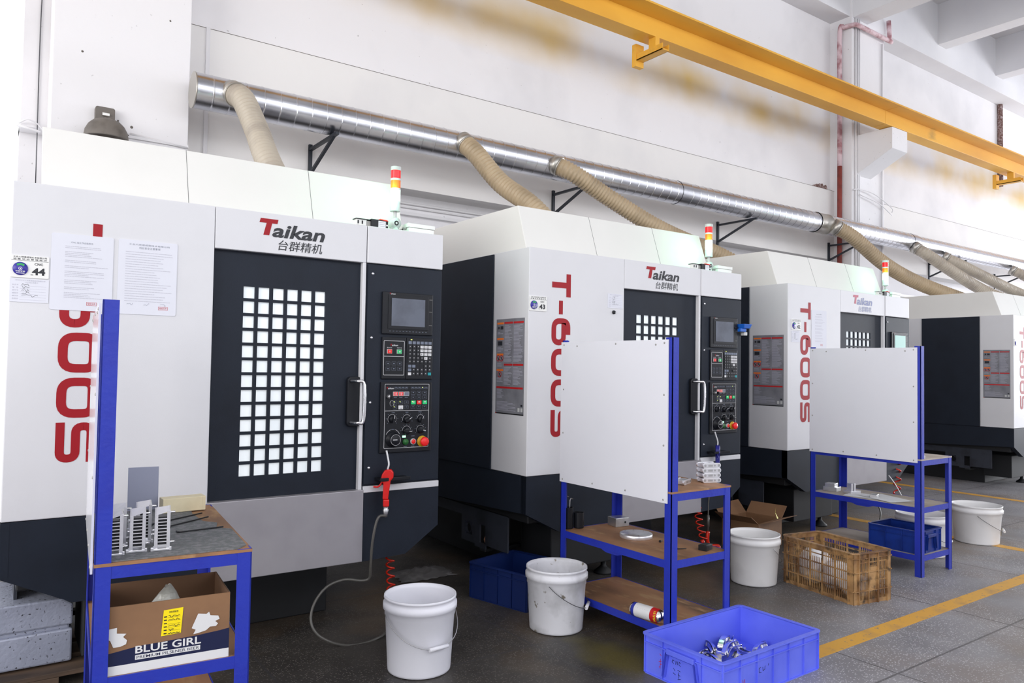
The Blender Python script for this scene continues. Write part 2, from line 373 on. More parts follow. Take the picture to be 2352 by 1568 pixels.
def text_mesh(body, offset=0., shear=0.):
    key = (body, offset, shear)
    if key not in TXT:
        cu_ = bpy.data.curves.new('lettering', 'FONT'); cu_.body = body; cu_.offset = offset; cu_.shear = shear; cu_.resolution_u = 3
        o = bpy.data.objects.new('lettering', cu_); COL.objects.link(o); bpy.context.view_layer.update()
        dg = bpy.context.evaluated_depsgraph_get(); me = bpy.data.meshes.new_from_object(o.evaluated_get(dg))
        TXT[key] = ([v.co.copy() for v in me.vertices], [tuple(p.vertices) for p in me.polygons])
        bpy.data.objects.remove(o); bpy.data.meshes.remove(me)
    return TXT[key]
def put_text(mb, body, fn, u0, u1, v0, v1, m=0, offset=0., shear=0.):
    """fit the lettering into the box u0..u1, v0..v1 of the plane fn(u,v)"""
    vs, fs = text_mesh(body, offset, shear)
    if not vs: return
    a0 = min(p.x for p in vs); a1 = max(p.x for p in vs); b0 = min(p.y for p in vs); b1 = max(p.y for p in vs)
    mb.add([fn(u0 + (p.x - a0) / (a1 - a0) * (u1 - u0), v0 + (p.y - b0) / (b1 - b0) * (v1 - v0)) for p in vs], fs, m)
def scribble(mb, fn, u0, u1, v0, v1, m, t=.0012, n=9, seed=1):
    r = random.Random(seed); pts = [(u0 + (u1 - u0) * i / n, r.uniform(v0, v1)) for i in range(n + 1)]
    mb.stroke(pts, t, lambda u, v, d: fn(u, v), 0, 0, m)
FRONT = lambda y: (lambda u, v: (u, y, v))
def rrect(x0, x1, z0, z1, r, n=5):
    out = []
    for cx, cz, a0 in ((x1 - r, z0 + r, -pi / 2), (x1 - r, z1 - r, 0), (x0 + r, z1 - r, pi / 2), (x0 + r, z0 + r, pi)):
        for k in range(n + 1): a = a0 + pi / 2 * k / n; out.append((cx + r * math.cos(a), cz + r * math.sin(a)))
    return out
YP = lambda u, v, d: (u, d, v)      # outline in x-z, depth along y
XP = lambda u, v, d: (d, u, v)      # outline in y-z, depth along x
ZP = lambda u, v, d: (u, v, d)

# ---------------------------------------------------------------- the machining centre
def taikan(mb, x0, x1, z0, z1, y, mr, mi, cjk=True):
    """red T, slanted dark letters, four characters below"""
    fn = FRONT(y); H = z1 - z0; W = x1 - x0
    if cjk:
        sx = W / .312; sz = H / .140
        ox, oz = x0, z1
        t = [(0, 0), (.087, 0), (.0825, -.020), (.058, -.020), (.046, -.076), (.019, -.076), (.033, -.020), (.0, -.020)]
        t = [(ox + a * sx, oz + b * sz) for a, b in t]; t = [(t[0][0] + .006 * sx, t[0][1])] + t[1:]
        mb.add([fn(a, b) for a, b in t], [tuple(range(len(t)))], mr)
        put_text(mb, 'aikan', fn, ox + .060 * sx, ox + .312 * sx, oz - .082 * sz, oz - .018 * sz, mi, .028, .22)
        put_text(mb, '台群精机', fn, ox + .090 * sx, ox + .300 * sx, oz - .140 * sz, oz - .092 * sz, mi, .004, .14)
    else:
        w = W * .24
        t = [(x0 + .1 * w, z1), (x0 + w, z1), (x0 + .92 * w, z1 - .24 * H), (x0 + .68 * w, z1 - .24 * H), (x0 + .5 * w, z0), (x0 + .16 * w, z0), (x0 + .36 * w, z1 - .24 * H), (x0, z1 - .24 * H)]
        mb.add([fn(a, b) for a, b in t], [tuple(range(len(t)))], mr)
        put_text(mb, 'aikan', fn, x0 + W * .2, x1, z0 - .04 * H, z1 - .22 * H, mi, .02, .22)

def model_letters():
    b = MB(); x0 = .168; H = .142; t = .034; d0, d1 = -.0006, -.0012
    fn0 = lambda zt: (lambda u, v, d: (x0 + v, d, zt - u))
    f = fn0(1.881); W = .137
    b.stroke([(0, H - t / 2), (W, H - t / 2)], t, f, d0, d1); b.stroke([(W / 2, 0), (W / 2, H - t)], t, f, d0, d1)
    f = fn0(1.721); b.stroke([(0, H * .48), (.081, H * .48)], .029, f, d0, d1)
    W = .16; h = t / 2
    f = fn0(1.617); b.stroke([(W * .60, H - h), (h, H - h), (h, h), (W - h, h), (W - h, H * .64), (h + .01, H * .64)], t, f, d0, d1, rad=.045)
    for z in (1.437, 1.257):
        f = fn0(z); b.stroke([(W / 2, H - h), (W - h, H - h), (W - h, h), (h, h), (h, H - h)], t, f, d0, d1, closed=True, rad=.045)
    f = fn0(1.079); b.stroke([(W, H - h), (h, H - h), (h, H / 2), (W - h, H / 2), (W - h, h), (0, h)], t * .92, f, d0, d1, rad=.036)
    return b

def ridge_knob(b, x, y, z, r, m=0, ang=.6, mp=None, bar=True):
    b.lathe([(0, -.016), (r * .8, -.016), (r, -.012), (r * 1.08, 0)], (x, y, z), 20, m, 'y')
    if bar:
        c, s = math.cos(ang), math.sin(ang)
        b.stroke([(-r * c, -r * s), (r * c, r * s)], r * .6, lambda u, v, d: (x + u, y + d, z + v), -.016, -.026, m)
        if mp is not None: b.stroke([(r * .2 * c, r * .2 * s), (r * c, r * s)], r * .16, lambda u, v, d: (x + u, y + d, z + v), -.026, -.0266, mp)

ZT, ZW, ZR, XR = 2.017, .704, 2.312, 1.901
def make_machine(loc, rz, label):
    t = thing('machining_center', label, 'machining center', loc, rz, 'milling machines in the row')
    b = MB(); b.box(0, .748, 0, .356, ZW, ZT)                      # front left pillar
    obj('front_pillar', b, 'white', t, .004)
    b = MB(); b.box(.002, XR - .01, .356, 2.05, ZW, ZT - .002); b.box(.748, XR - .01, .06, .356, ZW, ZT - .002)
    obj('enclosure', b, 'white', t)
    b = MB(); b.box(.750, 1.470, 0, .06, 1.832, ZT); b.box(1.452, 1.470, 0, .06, ZW, 1.832)
    obj('header_panel', b, 'white', t, .003)
    b = MB(); b.box(-.009, .0, .358, 1.03, ZW, ZT - .006); b.box(-.012, -.008, .362, .372, 1.75, 1.765); b.box(-.012, -.008, .362, .372, 1.0, 1.015)
    obj('side_panel', b, 'dark', t, .003)
    # sloping roof hood with two joints
    b = MB(); b.hexa([(.10, .16, ZT), (1.75, .16, ZT), (1.75, 2.0, ZT), (.10, 2.0, ZT)], [(.10, .26, ZR), (1.75, .26, ZR), (1.75, 2.0, ZR), (.10, 2.0, ZR)])
    rf = obj('roof_hood', b, 'roofwhite', t, .004)
    for x in (.67, 1.253):
        b = MB(); b.hexa([(x - .0009, .1592, ZT), (x + .0009, .1592, ZT), (x + .0009, .165, ZT), (x - .0009, .165, ZT)], [(x - .0009, .2592, ZR), (x + .0009, .2592, ZR), (x + .0009, .265, ZR), (x - .0009, .265, ZR)]); obj('panel_joint', b, 'seam', rf)
    # dark skirt below
    b = MB()
    b.prism([(.0, .702), (.745, .702), (.745, .365), (.25, .365), (0, .490)], YP, 0.001, .05)
    b.prism([(.0, .702), (1.05, .702), (2.0, .702), (2.0, .45), (.95, .45), (0, .490)], XP, .0, .03)
    obj('lower_skirt', b, 'dark', t); b = MB()
    b.prism([(1.477, .694), (XR, .694), (XR, .496), (1.715, .369), (1.477, .360)], YP, -.002, .06)
    b.prism([(.0, .694), (.6, .694), (.6, .50), (0, .496)], XP, XR - .03, XR - .001)
    obj('lower_skirt', b, 'dark', t)
    b = MB(); b.box(.06, XR - .06, .06, 2.0, .42, .70); b.box(.34, 1.48, .45, 1.9, .0, .43); b.box(.30, .86, .14, .45, .095, .36); b.box(.06, .34, .50, .56, .165, .186)
    b.hexa([(.30, .14, .36), (.86, .14, .36), (.86, .45, .36), (.30, .45, .36)], [(.36, .24, .43), (.80, .24, .43), (.80, .45, .43), (.36, .45, .43)])
    obj('base', b, 'black', t, .006)
    b = MB(); b.lathe([(0, .095), (.018, .095), (.018, .05), (.026, .04), (.06, .012), (.062, 0), (0, 0)], (.80, .22, 0), 20)
    obj('leveling_foot', b, 'black', t)
    # drilled bracket plate seen under the left flank
    b = MB(); fnx = lambda u, v, d: (.06 + d, u, v)
    y0, y1, z0, z1 = .26, .95, .16, .43
    for a0, a1, c0, c1_ in ((.26, .50, .21, .36), (.565, .62, .185, .36), (.50, .565, .185, .215), (.50, .565, .33, .36), (.62, .655, .20, .36), (.735, .78, .20, .36), (.655, .735, .20, .245), (.655, .735, .325, .36), (.26, 1.10, .36, .43)):
        b.prism([(a0, c0), (a1, c0), (a1, c1_), (a0, c1_)], fnx, 0, .012)
    b.stroke([(.695 + .041 * math.cos(k * pi / 8), .285 + .041 * math.sin(k * pi / 8)) for k in range(16)], .018, fnx, -.001, .012, closed=True)
    obj('base_bracket', b, 'bracketg', t, label='dark drilled bracket plate')
    b = MB(); b.box(1.477, XR, -.004, .25, .695, .727)
    obj('ledge', b, 'white', t, .003, label='narrow white ledge')
    b = MB(); b.box(.745, 1.476, -.012, .05, .362, .712)
    obj('apron', b, 'apron', t, .003, label='grey metallic front apron')
    # sliding door with its grid window
    gx = [.886 + i * .0672 for i in range(7)]; gz = [.812 + i * .0674 for i in range(14)]
    w, h = .0515, .0535; b = MB(); D0, D1 = .028, .05
    b.box(.752, gx[0], D0, D1, .712, 1.832); b.box(gx[5] + w, 1.452, D0, D1, .712, 1.832)
    b.box(gx[0], gx[5] + w, D0, D1, .712, gz[0]); b.box(gx[0], gx[5] + w, D0, D1, gz[12] + h, 1.832)
    for i in range(5): b.box(gx[i] + w, gx[i + 1], D0, D1, gz[0], gz[12] + h)
    for k in range(12):
        for i in range(6): b.box(gx[i], gx[i] + w, D0 + .0005, D1, gz[k] + h, gz[k + 1])
    dr = obj('door', b, 'dark', t)
    b = MB(); b.box(gx[0] - .01, gx[5] + w + .01, .040, .046, gz[0] - .01, gz[12] + h + .01)
    obj('window_pane', b, 'pane', dr, label='frosted window lit from inside')
    b = MB(); b.prism(rrect(1.388, 1.462, 1.022, 1.266, .02), YP, D0, D0 - .022, 0)
    hb = obj('handle_plate', b, 'pblack', dr, .004)
    b = MB(); b.tube(catmull([(1.405, D0 - .02, 1.245), (1.425, D0 - .07, 1.245), (1.448, D0 - .082, 1.225), (1.448, D0 - .082, 1.06), (1.425, D0 - .07, 1.043), (1.405, D0 - .02, 1.043)], 6), .009, 12, 0)
    obj('door_handle', b, 'chrome', dr, label='chrome pull handle')
    # operator cabinet
    b = MB(); b.box(1.474, XR, -.004, .40, 1.833, ZT)
    obj('cabinet_top', b, 'white', t, .004)
    b = MB(); b.box(1.474, XR, .004, .30, .727, 1.83)
    b.prism([(1.478, .735), (XR - .005, .735), (XR - .005, 1.826), (1.478, 1.826)], YP, -.006, .005)
    cb = obj('control_cabinet', b, 'dark', t, .003)
    b = MB()
    for z in (1.78, 1.461, 1.139, .817): b.lathe([(0, -.0105), (.0045, -.010), (.0065, -.006)], (1.503, 0, z), 12, 0, 'y')
    obj('cabinet_screw', b, 'alu', t)
    # monitor
    F = -.006
    b = MB(); b.box(1.553, 1.838, F - .014, F, 1.482, 1.694)
    mo = obj('monitor', b, 'pblack', t, .003)
    b = MB(); b.prism([(1.583, 1.508), (1.811, 1.508), (1.811, 1.681), (1.583, 1.681)], YP, F - .017, F - .014)
    obj('screen_frame', b, 'pblack', mo, .001)
    b = MB(); b.box(1.601, 1.790, F - .0185, F - .017, 1.524, 1.664); obj('screen', b, 'screen', mo, label='blank grey screen')
    b = MB()
    for i in range(12): b.box(1.592 + i * .0185, 1.600 + i * .0185, F - .0145, F - .014, 1.4965, 1.4985)
    taikan(b, 1.590, 1.622, 1.6825, 1.690, F - .0145, 1, 2, False)
    for z in (1.667, 1.604, 1.534): b.box(1.816, 1.834, F - .0147, F - .014, z - .002, z + .002, 3)
    obj('monitor_print', b, ['key_g', 'red', 'line', 'seam'], mo)
    # power panel
    b = MB(); b.box(1.556, 1.689, F - .012, F, 1.256, 1.467)
    pp = obj('power_panel', b, 'pblack', t, .003)
    G = F - .0125; b = MB(); fl = lambda u, v, d: (u, G + d, v)
    b.stroke([(1.62, 1.448), (1.678, 1.448), (1.678, 1.276), (1.565, 1.276), (1.565, 1.448)], .0022, fl, 0, -.0003, 0, True, .004)
    b.stroke([(1.565, 1.370), (1.678, 1.370)], .0022, fl, 0, -.0003)
    for u in (1.589, 1.6215, 1.654):
        for v in (1.334, 1.308): b.stroke([(u, v + .0085), (u + .011, v + .0085), (u + .011, v - .0085), (u - .011, v - .0085), (u - .011, v + .0085)], .0008, fl, 0, -.0003, 3, True); b.box(u - .003, u + .004, G - .0004, G, v - .003, v + .003, 3)
    taikan(b, 1.600, 1.643, 1.4225, 1.433, G - .0003, 1, 0, False)
    put_text(b, '电源关闭', FRONT(G - .0003), 1.582, 1.609, 1.4105, 1.4165, 0); put_text(b, '电源开启', FRONT(G - .0003), 1.637, 1.664, 1.4105, 1.4165, 0)
    obj('panel_print', b, ['line', 'red', 'line', 'key_g'], pp)
    b = MB(); b.box(1.5815, 1.6085, G - .004, G, 1.3835, 1.4055, 0); b.box(1.584, 1.606, G - .007, G - .004, 1.385, 1.404, 1); b.lathe([(.0028, -.0072), (.004, -.0072)], (1.595, G, 1.394), 12, 2, 'y'); obj('off_button', b, ['lgrey', 'rlight', 'line'], pp)
    b = MB(); b.box(1.6355, 1.6625, G - .004, G, 1.3835, 1.4055, 0); b.box(1.638, 1.660, G - .007, G - .004, 1.385, 1.404, 1); b.disc((1.650, G - .0073, 1.394), .0045, 14, 2); obj('on_button', b, ['lgrey', 'glight', 'line'], pp)
    # keypad
    b = MB(); b.box(1.691, 1.843, F - .012, F, 1.255, 1.468)
    kp = obj('keypad', b, 'pblack', t, .003)
    b = MB(); b.box(1.714, 1.7175, G - .0006, G, 1.456, 1.459); b.box(1.7185, 1.722, G - .0006, G, 1.456, 1.459); obj('keypad_indicator', b, 'ledy', kp)
    cols = [1.710 + i * .0229 for i in range(6)]; rows = [1.442, 1.421, 1.402, 1.383, 1.363, 1.345, 1.322, 1.303, 1.283]
    for r, z in enumerate(rows):
        for c, x in enumerate(cols):
            if r == 6 and c in (2, 3): continue
            mk = 'key_k'
            if r == 0 or (r == 6 and c < 2) or (r == 7 and c == 0): mk = 'key_g'
            if (r in (1, 2, 3) and c > 2) or (r == 4 and c == 4) or (r == 8 and c == 0): mk = 'key_w'
            if r == 8 and c == 5: mk = 'key_t'
            b = MB(); b.box(x - .0088, x + .0088, G - .003, G, z - .0072, z + .0072, 0)
            ch = {(1, 3): '7', (1, 4): '8', (1, 5): '9', (2, 3): '4', (2, 4): '5', (2, 5): '6', (3, 3): '1', (3, 4): '2', (3, 5): '3', (4, 4): '0'}.get((r, c))
            if ch: put_text(b, ch, FRONT(G - .0033), x - .003, x + .0022 if ch != '1' else x, z - .0038, z + .004, 1)
            elif mk == 'key_k': b.box(x - .0016, x + .002, G - .0033, G - .003, z - .0005, z + .0038, 1)
            k = obj('key', b, [mk, 'ink' if mk == 'key_w' else 'line'], kp)
    # operator panel
    b = MB(); b.box(1.553, 1.842, F - .012, F, .886, 1.241)
    op = obj('operator_panel', b, 'pblack', t, .003)
    b = MB()
    b.stroke([(1.7, 1.230), (1.825, 1.230), (1.825, .909), (1.576, .909), (1.576, 1.230)], .0022, fl, 0, -.0003, 0, True, .004)
    b.stroke([(1.576, 1.096), (1.825, 1.096)], .0022, fl, 0, -.0003)
    taikan(b, 1.584, 1.624, 1.2055, 1.216, G - .0003, 1, 0, False)
    def key_outline(x, z, w_=.010, h_=.0075): b.stroke([(x, z + h_), (x + w_, z + h_), (x + w_, z - h_), (x - w_, z - h_), (x - w_, z + h_)], .0009, fl, 0, -.0003, 2, True, .002); b.box(x - .0035, x + .0045, G - .0004, G, z - .0005, z + .003, 2)
    for i in range(4): key_outline(1.636 + i * .0196, 1.211, .0078, .0048)
    for i in range(5): key_outline(1.729 + i * .0195, 1.211, .0078, .0048)
    for x in (1.734, 1.767, 1.800):
        for z in (1.186, 1.162, 1.113): key_outline(x, z, .0115, .0082)
    for x, z in ((1.632, 1.138), (1.664, 1.138), (1.696, 1.138), (1.632, 1.113), (1.696, 1.113)): key_outline(x, z, .0115, .0082)
    for x, z in ((1.6265, 1.1415), (1.6585, 1.1415), (1.6265, 1.1165), (1.786, 1.2135), (1.729, 1.141)): b.disc((x, G - .0034, z), .0022, 10, 3)
    for x, z, r, a0, a1 in ((1.618, 1.055, .0235, -.7, pi + .7), (1.700, 1.052, .0235, -.3, pi + .3), (1.778, 1.055, .0185, 0, pi), (1.700, .995, .0235, 0, pi), (1.779, .997, .0225, -.4, pi + .5)):
        b.stroke([(x + r * math.cos(a0 + (a1 - a0) * k / 12), z + r * math.sin(a0 + (a1 - a0) * k / 12)) for k in range(13)], .0012, fl, 0, -.0003)
        for k in range(7):
            a = a0 + (a1 - a0) * k / 6; u, v = x + r * 1.35 * math.cos(a), z + r * 1.35 * math.sin(a); b.box(u - .002, u + .002, G - .0004, G, v - .0012, v + .0012, 2)
    for a0, a1 in ((.5, 1.25), (1.9, 2.65)): b.stroke([(1.624 + .042 * math.cos(a0 + (a1 - a0) * k / 6), .956 + .048 * math.sin(a0 + (a1 - a0) * k / 6)) for k in range(7)], .0018, fl, 0, -.0003)
    for u, v in ((1.624, 1.094 - .007), (1.700, 1.088), (1.775, 1.088), (1.624, 1.003), (1.694, .9145), (1.737, .9145), (1.737, .966), (1.633, 1.163), (1.664, 1.163), (1.695, 1.163)): b.box(u - .009, u + .009, G - .0004, G, v - .0014, v + .0014, 2)
    obj('panel_print', b, ['line', 'red', 'key_g', 'ledy'], op)
    for i, x in enumerate((1.633, 1.664, 1.695)):
        b = MB(); b.box(x - .0135, x + .0135, G - .004, G, 1.1705, 1.192, 0); b.box(x - .0115, x + .0115, G - .0045, G - .004, 1.1725, 1.190, 1)
        if i < 2: put_text(b, '10', FRONT(G - .0048), x - .0065, x + .0065, 1.1745, 1.1885, 2, .02)
        obj('digit_display', b, ['lgrey', 'digbg' if i < 2 else 'key_g', 'line'], op)
    for x, mk in ((1.735, 'glight'), (1.768, 'rlight'), (1.801, 'glight')):
        b = MB(); b.box(x - .0125, x + .0125, G - .003, G, 1.1275, 1.1465); b.box(x - .005, x + .005, G - .0034, G - .003, 1.1365, 1.142, 1); obj('push_button', b, [mk, 'line'], op)
    b = MB(); b.box(1.6515, 1.6765, G - .003, G, 1.1035, 1.1225); b.box(1.659, 1.671, G - .0034, G - .003, 1.108, 1.110, 1); obj('push_button', b, ['key_w', 'ink'], op)
    b = MB(); b.lathe([(0, -.022), (.009, -.022), (.011, -.016), (.011, 0)], (1.596, G, 1.168), 18, 0, 'y'); b.box(1.5935, 1.5985, G - .04, G - .02, 1.158, 1.178, 1)
    b.tube([(1.598 + .011 * math.cos(2 * pi * k / 20), G - .036, 1.136 + .014 * math.sin(2 * pi * k / 20)) for k in range(20)], .001, 6, 0, closed=True); b.box(1.597, 1.604, G - .038, G - .035, 1.102, 1.124, 1)
    obj('key_switch', b, ['steel', 'pblack'], op)
    for x, z, r, a in ((1.618, 1.055, .0175, 1.5), (1.700, 1.052, .0185, .6), (1.778, 1.051, .0165, 1.3), (1.700, .993, .0185, -.05), (1.779, .997, .0185, -.2)):
        b = MB(); ridge_knob(b, x, G, z, r, 0, a, 1); obj('rotary_knob', b, ['pblack', 'line'], op)
    b = MB(); b.lathe([(0, -.034), (.026, -.034), (.0285, -.030), (.0285, -.012), (.036, -.010), (.040, 0)], (1.624, G, .953), 28, 0, 'y'); b.lathe([(.0262, -.0342), (.0275, -.0342)], (1.624, G, .953), 28, 1, 'y'); b.box(1.609, 1.633, G - .0346, G - .034, .9515, .9555, 1)
    obj('handwheel', b, ['pblack', 'line'], op)
    b = MB(); b.box(1.677, 1.695, G - .003, G, .960, .970); obj('indicator_lamp', b, 'glow', op)
    for x, mk in ((1.694, 'gdark'), (1.737, 'rlight')):
        b = MB(); b.lathe([(0, -.010), (.011, -.010), (.012, -.006)], (x, G, .938), 20, 0, 'y'); b.lathe([(.012, -.008), (.0155, -.007), (.0155, 0)], (x, G, .938), 20, 1, 'y'); obj('round_button', b, [mk, 'gdark' if mk == 'gdark' else 'lgrey'], op)
    b = MB(); b.lathe([(0, -.003), (.028, -.003), (.0285, 0)], (1.790, G, .937), 28, 0, 'y'); b.lathe([(0, -.034), (.018, -.033), (.0225, -.028), (.0235, -.020), (.014, -.016), (.012, -.003)], (1.793, G, .937), 28, 1, 'y')
    obj('emergency_stop', b, ['yellow', 'rlight'], op, label='red mushroom stop button on a yellow disc')
    # tool tray on the ledge
    b = MB(); b.prism([(1.535, .768), (1.700, .768), (1.700, .757), (1.535, .757)], YP, -.07, -.004); b.box(1.535, 1.700, -.075, -.07, .755, .772)
    obj('tool_tray', b, 'pblack', t, .003)
    # signal tower
    st = MB(); c = (1.668, .10, 0)
    st.box(1.62, 1.73, .06, .15, ZT, ZT + .008); st.lathe([(.030, 2.025), (.020, 2.045)], c, 20); st.lathe([(0, -.02), (.028, -.02), (.028, .02), (0, .02)], (1.668, .10, 2.066), 24, 0, 'y'); st.disc((1.668, .0795, 2.066), .013, 18, 1); st.disc((1.668, .079, 2.066), .006, 12, 0); st.cyl((1.668, .10, 2.08), (1.668, .10, 2.132), .0095, 16)
    tw = obj('signal_tower', st, ['lgrey', 'hexblack'], t, label='three-colour signal tower with its green lamp lit')
    r = .0255
    for nm, z0_, z1_, mm in (('tower_base', 2.130, 2.182, 'lgrey'), ('green_lens', 2.184, 2.240, 'lgrn'), ('tower_ring', 2.240, 2.250, 'lgrey'), ('orange_lens', 2.250, 2.292, 'lora'), ('tower_ring', 2.292, 2.302, 'lgrey'), ('red_lens', 2.302, 2.345, 'lred'), ('tower_cap', 2.345, 2.364, 'lgrey')):
        rr = r + (.0015 if 'tower' in nm else 0); b = MB(); b.lathe([(0, z0_), (rr, z0_), (rr, z1_), (0, z1_)], c, 24, 0, sm=False); obj(nm, b, mm, tw)
    lt = bpy.data.lights.new('green_lamp_light', 'POINT'); lt.energy = 1.6; lt.color = (.25, 1., .55); lt.shadow_soft_size = .03
    lo_ = bpy.data.objects.new('green_lamp_light', lt); COL.objects.link(lo_); lo_.parent = t; lo_.location = (1.63, .060, 2.212)
    # safety switch and junction box on top
    b = MB(); b.box(1.425, 1.478, .03, .06, ZT + .006, ZT + .034, 0); b.box(1.42, 1.50, .025, .07, ZT + .034, ZT + .038, 1); b.box(1.43, 1.436, .027, .03, ZT + .012, ZT + .028, 1); b.box(1.452, 1.458, .027, .03, ZT + .012, ZT + .028, 1); b.box(1.48, 1.505, .03, .06, ZT + .002, ZT + .03, 2)
    b.box(1.500, 1.592, .02, .075, ZT, ZT + .042, 1); b.hexa([(1.545, .018, ZT + .042), (1.592, .018, ZT + .038), (1.592, .078, ZT + .038), (1.545, .078, ZT + .042)], [(1.549, .022, ZT + .048), (1.588, .022, ZT + .045), (1.588, .074, ZT + .045), (1.549, .074, ZT + .048)], 3)
    b.box(1.538, 1.578, .0185, .02, ZT + .003, ZT + .036, 4)
    for k in range(3): b.box(1.542, 1.574, .018, .0185, ZT + .009 + k * .009, ZT + .011 + k * .009, 5)
    b.disc((1.585, .0185, ZT + .017), .005, 12, 4)
    obj('safety_switch', b, ['sign', 'hexblack', 'mgrey', 'rlight', 'paperw', 'txtgrey'], t)
    b = MB(); b.box(1.735, 1.885, .07, .24, ZT, ZT + .034, 0); b.box(1.731, 1.889, .066, .244, ZT + .036, ZT + .056, 0); b.box(1.737, 1.883, .072, .238, ZT + .034, ZT + .036, 1); b.cyl((1.745, .10, ZT + .03), (1.715, .10, ZT + .03), .006, 10, 1)
    obj('junction_box', b, ['sign', 'mgrey'], t, .002)
    b = MB(); b.tube(catmull([(1.72, .10, ZT + .03), (1.705, .105, ZT + .012), (1.69, .11, ZT + .010)], 5), .003, 8); obj('signal_cable', b, 'hexblack', t)
    # model lettering, maker's name
    obj('model_lettering', model_letters(), 'red', t, label='red upright lettering T-600S')
    b = MB(); taikan(b, .940, 1.252, 1.850, 1.990, -.0012, 0, 1); obj('logo_lettering', b, ['red', 'ink'], t, label='red and black maker lettering')
    # safety sheet on the flank
    b = MB(); X = -.0008; y1, y0 = .035, .322; z0, z1 = 1.046, 1.611
    def q(u0, u1, v0, v1, m, d=-.0004): b.add([(X + d, y0 - (y0 - y1) * u, z0 + (z1 - z0) * v) for u, v in ((u0, v0), (u1, v0), (u1, v1), (u0, v1))], [(0, 1, 2, 3)], m)
    q(0, 1, 0, 1, 0, 0); q(.02, 1, 0, .012, 5); q(.0, .04, 0, .012, 2)
    for v in (.965, .80, .635, .47): q(.03, .27, v - .02, v, 1)
    for u0, u1, v in ((.29, .60, .965), (.62, .97, .965), (.29, .60, .525), (.62, .97, .525), (.03, .97, .285)): q(u0, u1, v - .018, v + .002, 2)
    rr = random.Random(3)
    for u0, u1, va, vb in ((.30, .58, .55, .93), (.63, .95, .55, .93), (.30, .58, .31, .49), (.63, .95, .31, .49), (.04, .26, .84, .86), (.04, .26, .66, .70), (.04, .26, .50, .53), (.04, .26, .34, .38), (.05, .30, .16, .26), (.05, .9, .04, .13)):
        v = vb
        while v > va: q(u0, u0 + (u1 - u0) * rr.uniform(.45, 1), v - .005, v, 3, -.0003); v -= .0125
    for a, bb in ((.27, .275), (.605, .61)): q(a, bb, .3, .97, 3)
    q(.06, .12, .895, .92, 4); q(.15, .25, .89, .925, 4); q(.06, .22, .72, .765, 4)
    def circ(u, v, m1, m2):
        cy, cz = y0 - (y0 - y1) * u, z0 + (z1 - z0) * v
        b.stroke([(cy + .017 * math.cos(k * pi / 8), cz + .017 * math.sin(k * pi / 8)) for k in range(16)], .0045, lambda p, s_, d: (X - .0005 + d, p, s_), 0, 0, m1, True)
        b.stroke([(cy - .01, cz - .012), (cy + .006, cz + .008)], .007, lambda p, s_, d: (X - .0006, p, s_), 0, 0, m2)
    circ(.08, .585, 2, 4); circ(.20, .585, 2, 4); circ(.14, .415, 2, 4)
    q(.80, .87, .035, .075, 6); q(.90, .97, .035, .075, 6); q(.90, .96, .09, .11, 4)
    obj('safety_sheet', b, ['stick', 'sorange', 'sred', 'txtgrey', 'ink', 'hexblack', 'lgrey'], t, label='silver safety instruction sheet with orange and red bars')
    return t

R = math.radians
MP = [(-2.47, .022), (0, 0), (2.607, .101), (7.175, .268)]; MR = [R(-.456), R(.05), R(.55), R(.2)]
m1 = make_machine((*MP[0], 0), MR[0], 'white and dark machining centre nearest the camera, carrying the number sign 44')
m2 = copy_tree(m1, (*MP[1], 0), MR[1], 'white and dark machining centre carrying the number sign 43')
m3 = copy_tree(m1, (*MP[2], 0), MR[2], 'machining centre with faded maker lettering, carrying the number sign 42', skip=('logo_lettering', 'window_pane'))
m4 = copy_tree(m1, (*MP[3], 0), MR[3], 'farthest machining centre, standing past the yellow floor lines at right')
for c in kids(m1):
    if c.name.startswith(('side_panel', 'roof_hood', 'safety_sheet')):
        for e in kids(c): bpy.data.objects.remove(e)
        bpy.data.objects.remove(c)
b = MB(); b.hexa([(.10, .16, ZT), (1.75, .16, ZT), (1.75, 1.9, ZT), (.36, 1.9, ZT)], [(.10, .26, ZR), (1.75, .26, ZR), (1.75, 1.9, ZR), (.36, 1.9, ZR)]); rf1 = obj('roof_hood', b, 'roofwhite', m1, .004)
for x in (.67, 1.253): b = MB(); b.hexa([(x - .0009, .1592, ZT), (x + .0009, .1592, ZT), (x + .0009, .165, ZT), (x - .0009, .165, ZT)], [(x - .0009, .2592, ZR), (x + .0009, .2592, ZR), (x + .0009, .265, ZR), (x - .0009, .265, ZR)]); obj('panel_joint', b, 'seam', rf1)
b = MB(); taikan(b, .940, 1.252, 1.850, 1.990, -.0012, 0, 1); obj('logo_lettering', b, ['fred', 'fink'], m3, label='sun-faded maker lettering')
for c in kids(m3):
    if c.name.startswith('monitor'):
        for e in kids(c):
            if e.name.startswith('screen') and 'frame' not in e.name: e.data = e.data.copy(); e.data.materials[0] = M['screeng']; e['label'] = 'pale green screen'
b = MB(); b.box(1.838, 1.90, -.05, -.02, 1.60, 1.625); b.hexa([(1.86, -.06, 1.625), (1.93, -.06, 1.625), (1.93, .0, 1.625), (1.86, .0, 1.625)], [(1.85, -.07, 1.655), (1.94, -.07, 1.655), (1.94, .01, 1.655), (1.85, .01, 1.655)]); b.box(1.80, 1.85, -.03, -.022, 1.622, 1.628, 1); b.box(1.89, 1.925, -.04, -.01, 1.575, 1.60, 2)
obj('clamp_holder', b, ['clip', 'hexblack', 'lgrey'], m2, .003, label='bright blue clip-on holder at the monitor')
b = MB(); b.lathe([(0, -.012), (.010, -.012), (.012, 0)], (.658, 0, 1.675), 16, 0, 'y'); obj('cover_plug', b, 'hexblack', m2)

